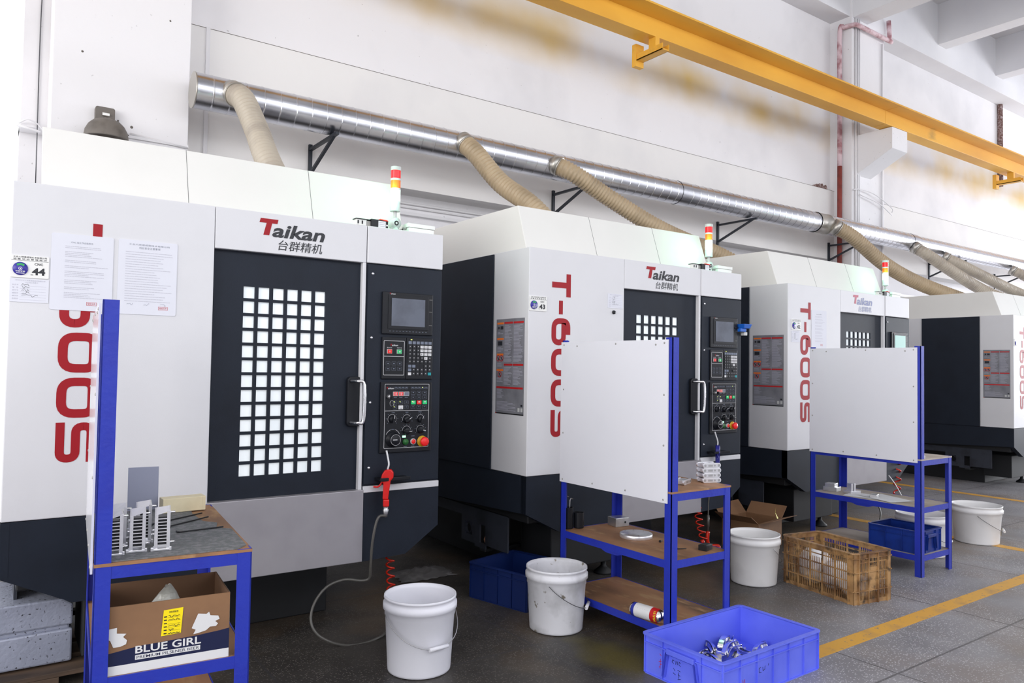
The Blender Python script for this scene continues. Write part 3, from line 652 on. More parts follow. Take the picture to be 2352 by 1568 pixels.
# ---------------------------------------------------------------- signs and papers on the machines
def on_machine(i, x, y, z):
    a = MR[i]; return (MP[i][0] + x * math.cos(a) - y * math.sin(a), MP[i][1] + x * math.sin(a) + y * math.cos(a), z)
def number_sign(i, x0, z0, num, label):
    w, h = .126, .086; t = thing('number_sign', label, 'sign', on_machine(i, x0, 0, z0), MR[i], 'number signs on the machines')
    b = MB(); b.prism(rrect(0, w, 0, h, .004, 3), YP, -.004, -.0005); obj('plate', b, 'sign', t)
    b = MB(); f = FRONT(-.0046)
    put_text(b, '工业人快速成型技术有限公司', f, .008, w - .008, .0765, .083, 0, .01); put_text(b, '设 备 状 态 管 理 标 识', f, .008, w - .008, .0685, .0745, 0, .01)
    b.box(0.002, w - .002, -.0046, -.0044, .0655, .0665, 0)
    put_text(b, 'CNC', f, .078, .106, .050, .059, 0, .02)
    if num: put_text(b, num, f, .070, .114, .012, .040, 0, .04)
    b.box(.066, .074, -.0046, -.0044, .011, .0135, 0)
    obj('lettering', b, 'ink', t)
    b = MB(); b.lathe([(0, -.003), (.0245, -.003), (.0255, 0)], (.032, -.005, .034), 32, 0, 'y')
    b.lathe([(.005, -.0035), (.0065, -.0035)], (.032, -.005, .034), 16, 1, 'y'); b.disc((.032, -.0088, .034), .0022, 10, 1)
    b.stroke([(.032 + .017 * math.cos(a), .034 + .017 * math.sin(a)) for a in (2.3, 2.0, 1.57, 1.1, .8)], .008, lambda u, v, d: (u, -.0086, v), 0, 0, 2)
    put_text(b, '设备状态', FRONT(-.0088), .016, .048, .021, .0265, 1, .02); b.box(.018, .046, -.0088, -.0086, .015, .0175, 1)
    obj('status_disc', b, ['sblue', 'sign', 'sgreen'], t, label='blue status disc')
number_sign(0, .002, 1.643, '44', 'small white number sign reading 44 with a blue disc')
number_sign(1, .002, 1.650, '43', 'small white number sign reading 43 with a blue disc')
number_sign(2, .046, 1.652, '42', 'small white number sign reading 42 with a blue disc')
number_sign(3, .02, 1.652, None, 'number sign at the right picture edge, cut off')
def info_card(i, x0, z0, w, h, label, hand=1):
    t = thing('information_card', label, 'card', on_machine(i, x0, 0, z0), MR[i], 'white record cards on the machines')
    b = MB(); b.box(0, w, -.002, -.0004, 0, h); obj('card_sheet', b, 'paper', t)
    b = MB(); f = FRONT(-.0023)
    put_text(b, '深圳市工业人快速成型技术有限公司', f, w * .13, w * .9, h * .90, h * .955, 0); put_text(b, 'CNC加工信息卡', f, w * .38, w * .72, h * .815, h * .875, 0)
    for k, s_ in enumerate(('机台号', '单  号', '部件号', '编程员', '操作员', '检验员')):
        z = h * (.70 - k * .118); put_text(b, s_, f, w * .06, w * .22, z, z + h * .06, 0); b.box(w * .25, w * .93, -.0023, -.002, z - .001, z - .0004, 0)
        if k < 5: scribble(b, lambda u, v: (u, -.0024, v), w * .3, w * (.5 if k < 4 else .72), z, z + h * .10, 1, .0011, 9, k + hand)
    obj('lettering', b, ['txtgrey', 'ink'], t)
info_card(0, .002, 1.548, .128, .091, 'white record card with handwriting stuck directly under sign 44')
info_card(1, .608, 1.700, .125, .090, 'white record card stuck left of the door of machine 43', 5)
info_card(2, .046, 1.556, .112, .088, 'white record card stuck directly under sign 42', 9)
def sheet(i, x0, z0, w, h, title, sub, label, seed):
    t = thing('instruction_sheet', label, 'notice', on_machine(i, x0, 0, z0), MR[i], 'laminated instruction sheets')
    b = MB(); b.prism(rrect(0, w, 0, h, .008, 3), YP, -.0025, -.0006); obj('laminated_page', b, 'paper', t)
    b = MB(); f = FRONT(-.0028); r = random.Random(seed)
    if sub: put_text(b, title, f, w * .17, w * .86, h * .93, h * .953, 0); put_text(b, sub, f, w * .34, w * .70, h * .885, h * .915, 0)
    else: put_text(b, title, f, w * .31, w * .66, h * .88, h * .905, 0)
    z = h * .835
    while z > h * .17:
        for _ in range(r.choice((2, 3, 4)) if not sub else 1):
            x = w * (.22 if not sub else .12); xe = w * r.uniform(.6, .92)
            while x < xe: l = r.uniform(.004, .02); b.box(x, min(x + l, xe), -.0028, -.0026, z, z + h * .0075, 1); x += l + .0012
            z -= h * .021
        z -= h * (.03 if not sub else .012)
    if sub:
        for k in range(3): scribble(b, lambda u, v: (u, -.0029, v), w * (.16 + .28 * k), w * (.26 + .28 * k), h * .125, h * .155, 0, .001, 7, k + 3)
    put_text(b, '受控文件', f, w * .60 + (w * .11 if sub else 0), w * .73 + (w * .11 if sub else 0), h * .083, h * .107, 2, .01)
    o_ = w * .11 if sub else 0; b.stroke([(w * .66 + o_, h * .115), (w * .745 + o_, h * .115), (w * .745 + o_, h * .075), (w * .585 + o_, h * .075), (w * .585 + o_, h * .115)], .0012, lambda u, v, d: (u, -.0028, v), 0, 0, 2, True)
    obj('lettering', b, ['key_g', 'paleprint', 'sred'], t)
sheet(0, .133, 1.525, .219, .305, 'CNC 加工作业指导书', None, 'laminated white instruction sheet beside sign 44, left of two', 1)
sheet(0, .370, 1.521, .226, .310, '工业人快速成型技术有限公司', '机台安全注意事项', 'laminated white safety notice, right of two on the nearest machine', 2)
sheet(2, .322, 1.513, .212, .312, 'CNC 加工作业指导书', None, 'laminated sheet covering the lettering edge of machine 42', 4)

# ---------------------------------------------------------------- the hall
def at(x, y, Y):
    """point of the plane at depth Y that the photograph shows at x, y"""
    P0 = Vector((-2.56077, -3.44337, 1.33)); d = cf + cr * ((x - 1176) / 1726.46) - cu * ((y - 784) / 1726.46)
    return P0 + d * ((Y - P0.y) / d.y)
b = MB(); b.add([(-14, -11, 0), (34, -11, 0), (34, 3.4, 0), (-14, 3.4, 0)], [(0, 1, 2, 3)]); struct('floor', b, 'floor')
b = MB(); b.box(-2.36, 34, 3.2, 3.4, 0, 3.06); struct('wall_back', b, 'wall')
b = MB(); b.box(-1.3, 7.88, 2.93, 3.4, 3.0, 4.04); b.box(8.78, 17.0, 2.93, 3.4, 3.0, 4.04); b.box(17.9, 34, 2.93, 3.4, 3.0, 4.04); struct('trim_1', b, 'wall_low')
b = MB(); b.box(-2.36, 34, 3.0, 3.4, 3.01, 7.6); struct('wall_back_upper', b, 'wallstain')
b = MB()
for x in (-2.2, 7.88, 17.05): b.box(x, x + .9, 2.65, 3.3, 0, 7.6)
struct('trim_2', b, 'wall', bevel=.006)
b = MB()
for x in (7.98, 17.15): b.prism([(2.1, 4.835), (2.66, 4.835), (2.66, 4.24), (2.1, 4.53)], XP, x, x + .42)
struct('trim_3', b, 'wall', bevel=.005)
b = MB(); b.box(-14, 34, -11, 3.4, 7.6, 7.8); struct('ceiling', b, 'ceiling')
b = MB(); b.box(-14, 34, 2.68, 3.0, 6.62, 7.6); b.box(7.9, 8.3, -11, 3, 6.6, 7.6); b.box(17.1, 17.5, -11, 3, 6.6, 7.6); b.box(-2.1, -1.7, -11, 3, 6.6, 7.6)
for x in (.5, 2.8, 5.1, 10.57, 12.8, 15.0, 19.6, 22): b.box(x, x + .3, -11, 2.8, 6.9, 7.6)
b.box(-14, 34, -3.0, -2.7, 6.9, 7.6)
struct('trim_4', b, 'ceiling', bevel=.004)
# wall across the aisle with tall windows: it is what the glossy surfaces mirror
b = MB(); b.box(-14, 34, -11.2, -11, 0, 1.1); b.box(-14, 34, -11.2, -11, 6.9, 7.6); b.box(-14, 34, -11.2, -11, 3.5, 3.9)
for x in range(-14, 35, 4): b.box(x, x + .8, -11.2, -10.9, 0, 7.6)
struct('wall_front', b, 'wall')
b = MB()
for x in range(-14, 30, 4):
    for k in range(1, 3): b.box(x + .8 + k * 1.07 - .03, x + .8 + k * 1.07 + .03, -11.15, -11.08, 1.1, 6.9)
    for z in (2.3, 5.2): b.box(x + .8, x + 4, -11.15, -11.08, z - .03, z + .03)
struct('window_1', b, 'winframe')
b = MB(); b.box(-1.3, 7.88, 2.9285, 2.931, 4.036, 4.0405); b.box(8.78, 17, 2.9285, 2.931, 4.036, 4.0405); struct('trim_13', b, 'lamp')  # grey strips paint in the dark crack and shadow line along the ledge
# yellow floor lines
b = MB(); b.box(-.2, 30, -1.405, -1.315, 0, .002); struct('trim_5', b, 'yline')
b = MB(); b.box(3.88, 3.98, -1.315, 2.4, 0, .002); struct('trim_6', b, 'yline')
b = MB(); b.box(6.36, 6.46, -1.315, 2.4, 0, .002); struct('trim_7', b, 'yline')

# crane runway
cb_ = thing('crane_beam', 'long yellow painted steel crane beam running high along the wall', 'crane beam', (0, 0, 0))
b = MB(); b.box(-6, 7.80, 2.1, 2.3, 4.84, 5.03); b.box(7.806, 33, 2.1, 2.3, 4.84, 5.03); obj('beam_web', b, 'beam', cb_, .003)
b = MB(); b.box(-6, 7.80, 1.88, 2.42, 5.03, 5.05); b.box(7.806, 33, 1.88, 2.42, 5.03, 5.05); obj('top_flange', b, 'beam', cb_)
for x, nm in ((3.16, 'yellow angle bracket hanging under the crane beam, nearer one'), (12.0, 'yellow angle bracket hanging under the far end of the crane beam')):
    b = MB(); b.box(x, x + .10, 1.98, 2.42, 4.66, 4.675); b.box(x, x + .008, 1.98, 2.42, 4.66, 4.73); b.box(x + .092, x + .10, 1.98, 2.42, 4.66, 4.73); b.box(x - .01, x + .11, 2.36, 2.42, 4.60, 4.845); b.box(x + .02, x + .08, 2.1, 2.2, 4.70, 4.845)
    obj('beam_bracket', b, 'beam', label=nm, cat='bracket', group='brackets under the crane beam', bevel=.002)

# spiral duct
DY, DZ, DR = 2.45, 3.345, .131
dt = thing('spiral_duct', 'long round galvanised spiral duct running along the white wall', 'duct', (-1.318, DY, DZ))
b = MB(); pts = []; rs = []
x = 0.0
while x < 8.0: pts += [(x, 0, 0), (x + .003, 0, 0), (x + .115, 0, 0), (x + .118, 0, 0), (x + .1195, 0, 0), (x + .1235, 0, 0)]; rs += [DR, DR, DR, DR, DR + .0022, DR + .0022]; x += .125
b.tube(pts, rs, 40, 0, caps=False); dm = obj('duct_pipe', b, 'galv', dt)
b = MB(); b.tube([(-.004, 0, 0), (.006, 0, 0)], DR + .002, 40); obj('end_cap', b, 'galvd', dt, label='dull end cap')
b = MB(); pts = []; rs = []; x = 8.16
while x < 30: pts += [(x, 0, 0), (x + .003, 0, 0), (x + .115, 0, 0), (x + .118, 0, 0), (x + .1195, 0, 0), (x + .1235, 0, 0)]; rr = DR if x < 10.4 else DR * .9; rs += [rr, rr, rr, rr, rr + .002, rr + .002]; x += .125
b.tube(pts, rs, 36, 0, caps=False); obj('duct_pipe', b, 'galv', dt)
b = MB(); b.tube([(7.93, 0, 0), (7.95, 0, 0), (7.955, 0, 0), (8.19, 0, 0), (8.195, 0, 0), (8.21, 0, 0)], [DR + .008, DR + .008, DR + .004, DR + .004, DR + .008, DR + .008], 40, caps=False); obj('duct_collar', b, 'galvd', dt, label='wide dull collar')
for x in (5.2, 10.4): b = MB(); b.tube([(x, 0, 0), (x + .16, 0, 0)], DR + .004, 40, caps=False); obj('joint_band', b, 'galv', dt)
# black wall brackets carrying the duct
names = ['leftmost black triangular bracket under the duct, above the nearest machine', 'second black triangular duct bracket from the left, above machine 43', 'third black triangular duct bracket, just above the middle signal tower', 'black duct bracket beside the red pipe', 'black duct bracket between two pale hoses right of the column', 'black duct bracket nearest the right picture edge']
for i, x in enumerate((-.24, 2.48, 5.2, 7.72, 10.75, 13.3)):
    b = MB(); z = DZ - DR - .008
    b.box(x - .015, x + .015, 2.905, 2.93, z - .27, z + .035); b.box(x - .015, x + .015, 2.31, 2.92, z - .022, z)
    b.hexa([(x - .012, 2.90, z - .235), (x + .012, 2.90, z - .235), (x + .012, 2.915, z - .215), (x - .012, 2.915, z - .215)], [(x - .012, 2.36, z - .02), (x + .012, 2.36, z - .02), (x + .012, 2.39, z - .01), (x - .012, 2.39, z - .01)])
    obj('duct_bracket', b, 'bracket', label=names[i], cat='bracket', group='black brackets carrying the duct')
# ribbed hoses from duct to machines
def hose(P, r, label, m='hose', step=.0085, seed=0):
    pts = resample(catmull(P, 16), step); n = len(pts)
    rs = [r * (1.0 if i % 4 < 2 else .90) for i in range(n)]
    b = MB(); b.tube(pts, rs, 20, 0); o = obj('extraction_hose', b, m, label=label, cat='hose', group='ribbed hoses from the duct')
    d = (pts[4] - pts[0]).normalized(); c = MB(); c.tube([pts[0] - d * .05, pts[0] + d * .03], r * 1.05, 24); c.tube([pts[0] + d * .028, pts[0] + d * .04], r * 1.09, 24); obj('hose_clamp', c, 'galvd', o)
H0 = 2.33
def hp(*a): return [at(x, y, Y_) for x, y, Y_ in a]
hose(hp((540, 216, H0)) + hp((560, 232, 2.2), (590, 300, 2.0), (618, 375, 1.7)) + [Vector((-.86, 1.45, 2.30))], .088, 'smooth beige hose from the duct end down to the nearest machine', 'hosew')
hose(hp((1068, 330, H0), (1095, 355, 2.2), (1150, 420, 2.0), (1225, 476, 1.7)) + [Vector((1.52, 1.40, 2.30))], .088, 'beige ribbed hose behind the roof of machine 43, leftmost of its two')
hose(hp((1278, 380, H0), (1320, 400, 2.2), (1400, 455, 2.1), (1520, 528, 1.9), (1660, 590, 1.7)) + [Vector((4.05, 1.45, 2.30))], .088, 'long yellowish ribbed hose sweeping right behind the middle signal tower')
hose(hp((1920, 522, H0), (1960, 545, 2.2), (2030, 605, 2.0), (2110, 650, 1.8)) + [Vector((8.75, 1.4, 2.32))], .098, 'darker ribbed hose starting beside the wide duct collar')
hose(hp((2105, 570, H0), (2130, 585, 2.2), (2190, 625, 2.0), (2262, 668, 1.8)) + [Vector((10.3, 1.2, 2.3))], .088, 'pale ribbed hose right of the column, between two others', 'hosew')
hose(hp((2172, 592, H0), (2200, 605, 2.2), (2270, 640, 2.0), (2345, 675, 1.8)) + [Vector((12.1, 1.2, 2.3))], .085, 'pale thin ribbed hose, second from the right picture edge', 'hosew')
hose(hp((2328, 622, H0), (2350, 632, 2.2), (2400, 660, 2.0), (2440, 690, 1.8)) + [Vector((14.4, 1.2, 2.3))], .085, 'short piece of hose cut by the right picture edge', 'hosew')

# pipes and conduits on the column
b = MB(); b.tube([(7.81, 2.80, 2.6), (7.81, 2.80, 4.38)], .034, 16); obj('drain_pipe', b, 'rust', label='rust red vertical pipe left of the wall column', cat='pipe')
b = MB(); b.tube(catmull([(7.81, 2.80, 4.38), (7.81, 2.80, 5.4), (7.81, 2.80, 6.40), (7.83, 2.74, 6.46), (7.86, 2.60, 6.46)], 5) + catmull([(7.9, 2.58, 6.46), (8.3, 2.58, 6.46), (8.82, 2.58, 6.46), (8.86, 2.60, 6.5), (8.86, 2.62, 6.8)], 5), .034, 16)
obj('sprinkler_pipe', b, 'pinkpipe', label='half overpainted pinkish pipe bending around the column head', cat='pipe')
b = MB()
for x, r in ((7.96, .016), (8.02, .012), (8.06, .008)): b.tube([(x, 2.635, 2.5), (x, 2.635, 6.6)], r, 10)
obj('cable_conduit', b, 'conduit', label='white cable conduits running down the column front', cat='conduit')
b = MB(); b.tube([(8.70, 2.635, 2.4), (8.70, 2.635, 6.4)], .012, 10); obj('cable_conduit', b, 'conduit', label='thin conduit near the right edge of the column', cat='conduit')
b = MB(); b.tube(catmull([(7.82, 2.6, 4.0), (8.05, 2.6, 4.03), (8.4, 2.58, 4.0), (8.85, 2.57, 3.86), (8.92, 2.6, 3.80)], 6), .007, 8); b.tube(catmull([(8.0, 2.6, 3.95), (8.5, 2.58, 3.88), (8.92, 2.6, 3.76)], 6), .007, 8); obj('pipe_hanger', b, 'conduit', label='white painted wires looped round the column under the corbel', cat='wire')
b = MB(); b.tube([(13.68, 2.96, 5.0), (13.68, 2.96, 7.0)], .05, 10); obj('wall_pipe', b, 'rubble', label='brownish vertical pipe on the far wall above the beam', cat='pipe')
b = MB()
for k in range(14):
    x = 7.40 + .025 * k * random.uniform(.8, 1.1); h = random.uniform(.02, .08)
    b.hexa([(x - .02, 2.935, 4.04), (x + .02, 2.935, 4.04), (x + .02, 2.99, 4.04), (x - .02, 2.99, 4.04)], [(x - .012, 2.94, 4.04 + h), (x + .016, 2.945, 4.04 + h * .8), (x + .01, 2.985, 4.04 + h), (x - .01, 2.98, 4.04 + h * .9)])
obj('brick_rubble', b, 'rubble', label='crumbled brick rubble on the wall ledge near the column', cat='rubble', kind='stuff')
b = MB(); b.box(-1.3, 7.88, 3.12, 3.2, 2.62, 2.66); b.box(-1.3, 7.88, 3.15, 3.2, 2.80, 2.83); b.box(8.78, 17, 3.12, 3.2, 2.62, 2.66); b.tube([(-1.3, 3.18, 2.92), (7.9, 3.18, 2.92)], .012, 8); b.tube([(-1.3, 3.18, 2.88), (7.9, 3.18, 2.88)], .008, 8)
struct('trim_8', b, 'conduit')
b = MB(); b.tube([(-1.70, 2.64, 2.985), (-1.31, 2.64, 2.955)], .010, 8); b.box(-1.72, -1.3, 2.632, 2.65, 2.955, 2.975)
obj('cable_duct', b, 'conduit', label='thin white cable duct on the near column above the machine roof', cat='cable duct')
b = MB(); b.box(-1.13, -1.10, 2.91, 2.93, 3.0, 4.04); obj('cable_duct', b, 'conduit', label='vertical white strip on the wall behind the duct end', cat='cable duct')
b = MB(); b.tube(catmull([(-2.235, 2.995, 6.6), (-2.25, 2.99, 5.0), (-2.243, 2.99, 4.5), (-2.26, 2.99, 3.8), (-2.256, 2.99, 2.6)], 8), .004, 6); obj('wall_cable', b, 'darkwire', label='thin dark cable hanging down the wall left of the column', cat='cable')
b = MB(); b.tube(catmull([(-2.37, 2.98, 3.02), (-2.32, 2.94, 3.045), (-2.26, 2.96, 3.03), (-2.215, 2.98, 2.98)], 6), .005, 6); b.tube(catmull([(-2.38, 2.97, 3.0), (-2.32, 2.93, 2.98), (-2.24, 2.95, 2.97)], 6), .010, 6); obj('cable_loop', b, 'conduit', label='white cable loop at the far left wall edge', cat='cable')
lm = thing('bell_lamp', 'dusty grey dome fitting with square box on the near column', 'wall lamp', (-1.87, 2.65, 3.0))
b = MB(); b.prism(rrect(-.062, .062, .02, .135, .014), YP, -.06, 0); obj('box', b, 'lamp', lm, .004); b = MB(); b.box(-.02, .025, -.078, -.0755, .07, .088); obj('nameplate', b, 'sign', lm)
b = MB(); b.lathe([(0, .024), (.05, .020), (.085, .005), (.115, -.025), (.135, -.065), (.142, -.11), (.145, -.12), (.135, -.12), (.11, -.05), (0, .0)], (0, -.15, 0), 30); b.cyl((0, -.15, .01), (0, -.05, .05), .02, 12); obj('dome', b, 'lamp', lm)
b = MB(); b.tube(catmull([(.055, -.05, .03), (.10, -.03, -.01), (.16, -.02, -.03)], 6), .004, 6); obj('cord', b, 'darkwire', lm)
# plaster pits and cobwebs on the near column
for k, (x, z, r) in enumerate(((-1.78, 3.07, .006), (-1.69, 3.04, .009), (-2.02, 3.52, .007), (-1.45, 3.9, .006))):
    b = MB(); b.lathe([(0, -.004), (r, -.002), (r * 1.2, 0)], (x, 2.65, z), 8, 0, 'y'); struct('trim_%d' % (9 + k), b, 'lamp')

# ---------------------------------------------------------------- workbenches with screens
def bench(loc, rz, label, wood='wood', zb=0., topmat=None, shelf_low=True, board_y=(0.02, .80)):
    t = thing('workbench', label, 'workbench', loc, rz, 'blue workbenches with white screens')
    W_, D_, A, T_ = .42, .80, .042, .004
    def ang(b, x, y, sx, sy, z1):    # angle iron upright, corner outwards
        x0, x1 = sorted((x, x + sx * A)); y0, y1 = sorted((y, y + sy * A))
        b.box(x0, x1, *sorted((y, y + sy * T_)), 0, z1); b.box(*sorted((x, x + sx * T_)), y0, y1, 0, z1)
    for x, y, sx, sy, z in ((0, 0, 1, 1, 1.475 + zb), (W_, 0, -1, 1, .765), (W_, D_, -1, -1, .765), (0, D_, 1, -1, 1.475 + zb)):
        b = MB(); ang(b, x, y, sx, sy, z); obj('leg', b, 'blue', t)
    for z, h in ((.760, .040), (.448, .036), (.138, .036)):
        b = MB(); e = .0012; b.box(e, W_ - e, e, T_ + e, z - h, z); b.box(e, W_ - e, D_ - T_ - e, D_ - e, z - h, z); b.box(e, T_ + e, T_ + e, D_ - T_ - e, z - h, z); b.box(W_ - T_ - e, W_ - e, T_ + e, D_ - T_ - e, z - h, z)
        obj('rail_frame', b, 'blue', t)
    b = MB()
    b.hexa([(.004, .36, .40), (.10, .36, .412), (.10, .44, .412), (.004, .44, .40)], [(.004, .32, .412), (.14, .32, .413), (.14, .48, .413), (.004, .48, .412)])
    obj('gusset', b, 'blue', t)
    for i, z in enumerate((.755, .438, .128)):
        b = MB(); e = -.001 if i == 0 else .006; b.box(e, W_ - e, e, D_ - e, z, z + .009, 0)
        obj('table_top' if i == 0 else 'shelf', b, wood if i else (topmat or wood), t)
    b = MB(); y0, y1 = board_y; b.box(-.009, -.003, y0, y1, .71 + zb, 1.465 + zb); bd = obj('screen_board', b, 'board', t, label='glossy white board screwed to the posts')
    b = MB()
    for u, v in [(.03, .02), (.97, .02), (.35, .03), (.66, .03), (.03, .98), (.97, .98), (.10, .97), (.45, .98), (.83, .97), (.03, .35), (.97, .35), (.03, .66), (.97, .66)]:
        b.lathe([(0, -.0025), (.004, -.002), (.005, 0)], (-.009, y0 + (y1 - y0) * u, .71 + zb + .755 * v), 10, 0, 'x')
    obj('board_screw', b, 'mgrey', bd)
    return t
B1 = (-2.280, -1.075); BR1 = R(-5.2); c1, s1 = math.cos(BR1), math.sin(BR1)
def on1(x, y, z=0): return (B1[0] + x * c1 - y * s1, B1[1] + x * s1 + y * c1, z)
bench((*B1, 0), BR1, 'blue steel workbench nearest the camera, its white screen seen edge-on', zb=.024)
bench((.05, -1.05, 0), 0, 'blue steel workbench with white screen in front of machine 43')
bench((2.47, -.985, 0), 0, 'blue steel workbench with white screen in front of machine 42', 'woodpale', .03)

# ---------------------------------------------------------------- things on the nearest bench
b = MB(); b.prism([(.006, .008), (.38, .008), (.412, .05), (.412, .30), (.37, .34), (.385, .42), (.345, .47), (.33, .62), (.34, .78), (.006, .78)], ZP, .7645, .7675)
obj('rubber_mat', b, 'matgrey', label='torn grey ribbed rubber mat covering the nearest bench top', cat='mat', loc=on1(0, 0), rz=BR1)
ZM = .768
def ladder_part(x, y, rz, label, h=.128):
    t = thing('machined_bracket', label, 'metal part', on1(x, y, ZM), BR1 + rz, 'milled aluminium parts standing on the bench')
    w, d = .036, .040; b = MB(); n = 8; t0 = .016; p = (h - .035 - t0) / n
    b.box(-w, -w + .006, 0, .004, .006, h - .022); b.box(-.006, 0, 0, .004, .006, h - .012)
    for k in range(n + 1): z = t0 + k * p; b.hexa([(-w + .005, 0, z - .0013), (-.005, 0, z - .0013), (-.005, .004, z - .0013), (-w + .005, .004, z - .0013)], [(-w + .005, 0, z + .0013), (-.005, 0, z + .0013), (-.005, .004, z + .0013), (-w + .005, .004, z + .0013)])
    obj('slotted_face', b, 'alu', t)
    b = MB()
    for k in range(n): z = t0 + (k + .5) * p; b.prism(rrect(-w + .0055, -.0055, z - p / 2 + .002, z + p / 2 - .002, .004, 3), YP, .006, .0065)
    b.box(-w + .006, -.006, .0065, d - .004, .014, h - .03); obj('slot_core', b, 'hexblack', t)
    b = MB(); b.prism([(0, .006), (d, .006), (d, h - .03), (d * .55, h - .004), (.0, h - .022)], XP, -w - .003, -w); b.prism([(0, .006), (d, .006), (d, h - .01), (d * .55, h), (.0, h - .012)], XP, -.001, .003)
    b.hexa([(-w, 0, h - .024), (0, 0, h - .014), (0, .004, h - .014), (-w, .004, h - .024)], [(-w, d * .5, h - .004), (0, d * .5, h), (0, d * .55, h), (-w, d * .55, h - .004)]); obj('side_cheek', b, 'alu', t, .0006)
    b = MB(); b.box(-w - .006, .004, -.004, d, 0, .006); b.box(-w - .012, -w - .004, -.006, .006, 0, .010); b.box(.002, .008, -.006, .004, 0, .010); obj('foot', b, 'alu', t, .001)
    for p, q in (((.0, .012, .022), (.016, .012, .022)), ((.0, .012, h - .018), (.016, .012, h - .018)), ((-w, .02, h * .45), (-w - .01, .02, h * .45))): b = MB(); b.cyl(p, q, .003, 10); obj('pin', b, 'chrome', t)
for x, y, a, l in ((.195, .075, -.08, 'slotted aluminium part standing alone, rightmost of the group'), (.130, .085, -.05, 'slotted aluminium part standing second from the right, front row'), (.070, .070, .05, 'slotted aluminium part nearest the blue post, front row'),
                   (.155, .20, .04, 'slotted aluminium part in the back row, right one'), (.085, .185, -.05, 'slotted aluminium part in the back row, left one')): ladder_part(x, y, a, l)
b = MB(); b.box(-.025, .025, -.02, .02, 0, .03); b.box(-.02, -.008, -.021, .02, .03, .05); b.box(.008, .02, -.021, .02, .03, .05); b.cyl((-.028, 0, .055), (.028, 0, .055), .006, 12); b.lathe([(.004, 0), (.009, 0), (.009, .016), (.004, .016)], (.0, .0, .055), 14); b.box(-.018, .018, -.022, -.02, .006, .024)
obj('clevis_part', b, 'alu', label='small milled clevis lying among the standing aluminium parts', cat='metal part', loc=on1(.125, .29, ZM), rz=BR1 + .3, bevel=.001)
b = MB(); b.box(-.052, .052, 0, .003, 0, .16); obj('metal_plate', b, 'ceramic', label='bare grey square plate leaning against the machine behind the bench', cat='plate', loc=on1(.175, .765, ZM), rz=BR1).rotation_euler.x = R(-4)
b = MB(); b.box(-.075, .075, -.03, .03, 0, .052); b.box(.062, .0755, -.0305, .0305, .0, .0525); obj('foam_block', b, 'cream', label='cream coloured foam block on the back of the nearest bench', cat='block', loc=on1(.305, .70, ZM), rz=BR1 + .12, bevel=.002)
for (x0, y0, x1, y1, hk, l) in ((.25, .30, .39, .325, -1, 'long black hex key, the front one on the rubber mat'), (.22, .40, .37, .52, 1, 'black hex key lying behind the front one'), (.17, .46, .36, .60, 1, 'thin black hex key near the foam block')):
    b = MB(); a = Vector(on1(x0, y0, ZM + .003)); c = Vector(on1(x1, y1, ZM + .003)); d = (a - c).normalized(); s_ = Vector((-d.y, d.x, 0)) * hk
    b.tube([c, a, a + d * .003 + s_ * .004, a + d * .003 + s_ * .022], .0026, 6, sm=False); obj('hex_key', b, 'hexblack', label=l, cat='hex key', group='hex keys on the nearest bench')
# carton on the middle shelf
ct = thing('cardboard_carton', 'open brown beer carton with navy band on the nearest bench shelf', 'carton', on1(.012, .012, .4475), BR1 - .0)
CW, CD, CH = .350, .255, .190; b = MB(); th = .004
b.box(0, CW, 0, th, 0, CH, 0); b.box(0, CW, CD - th, CD, 0, CH, 1); b.box(0, th, th, CD - th, 0, CH, 1); b.box(CW - th, CW, th, CD - th, 0, CH, 1); b.box(0, CW, 0, CD, 0, th, 1)
obj('carton_walls', b, ['card', 'cardin'], ct)
b = MB(); f = lambda u, v, d=0: (u, -.0006 + d, v)
b.add([f(0, .026), f(CW, .026), f(CW, .085), (CW * .93, -.0006, .082), (CW * .75, -.0006, .077), (CW * .5, -.0006, .074), (CW * .3, -.0006, .072), f(0, .058)], [tuple(range(8))], 0)
b.add([f(0, 0), f(CW, 0), f(CW, .026), f(0, .026)], [(0, 1, 2, 3)], 1); b.add([(CW + .0006, -.0006, 0), (CW + .0006, CD, 0), (CW + .0006, CD, CH), (CW + .0006, 0, CH)], [(0, 1, 2, 3)], 1)
b.box(.098, .270, -.0012, -.0008, .0345, .0475, 1)
put_text(b, 'BLUE GIRL', FRONT(-.0013), .098, .272, .052, .0735, 1, .02); put_text(b, 'PREMIUM PILSENER BEER', FRONT(-.0014), .102, .267, .0370, .0450, 0, .004)
obj('carton_print', b, ['navy', 'boxwhite'], ct, label='navy band with white beer lettering')
b = MB(); ang_ = lambda u, v: (.163 + u, -.0016, .090 + v)
b.add([ang_(0, 0), ang_(.053, .002), ang_(.058, .075), ang_(.006, .073)], [(0, 1, 2, 3)], 0)
put_text(b, '待处理标签', FRONT(-.002), .183, .208, .153, .159, 1, .01)
for k in range(6): b.box(.170, .178, -.002, -.0018, .142 - k * .0095, .145 - k * .0095, 1); b.box(.180, .214, -.002, -.0019, .1405 - k * .0095, .141 - k * .0095, 1)
for k in (0, 1, 3, 4, 5): scribble(b, lambda u, v: (u, -.0022, v), .182, .212 if k != 4 else .196, .1405 - k * .0095, .147 - k * .0095, 1, .0013, 9, k + 2)
obj('yellow_label', b, ['ylabel', 'ink'], ct, label='yellow handwritten label')
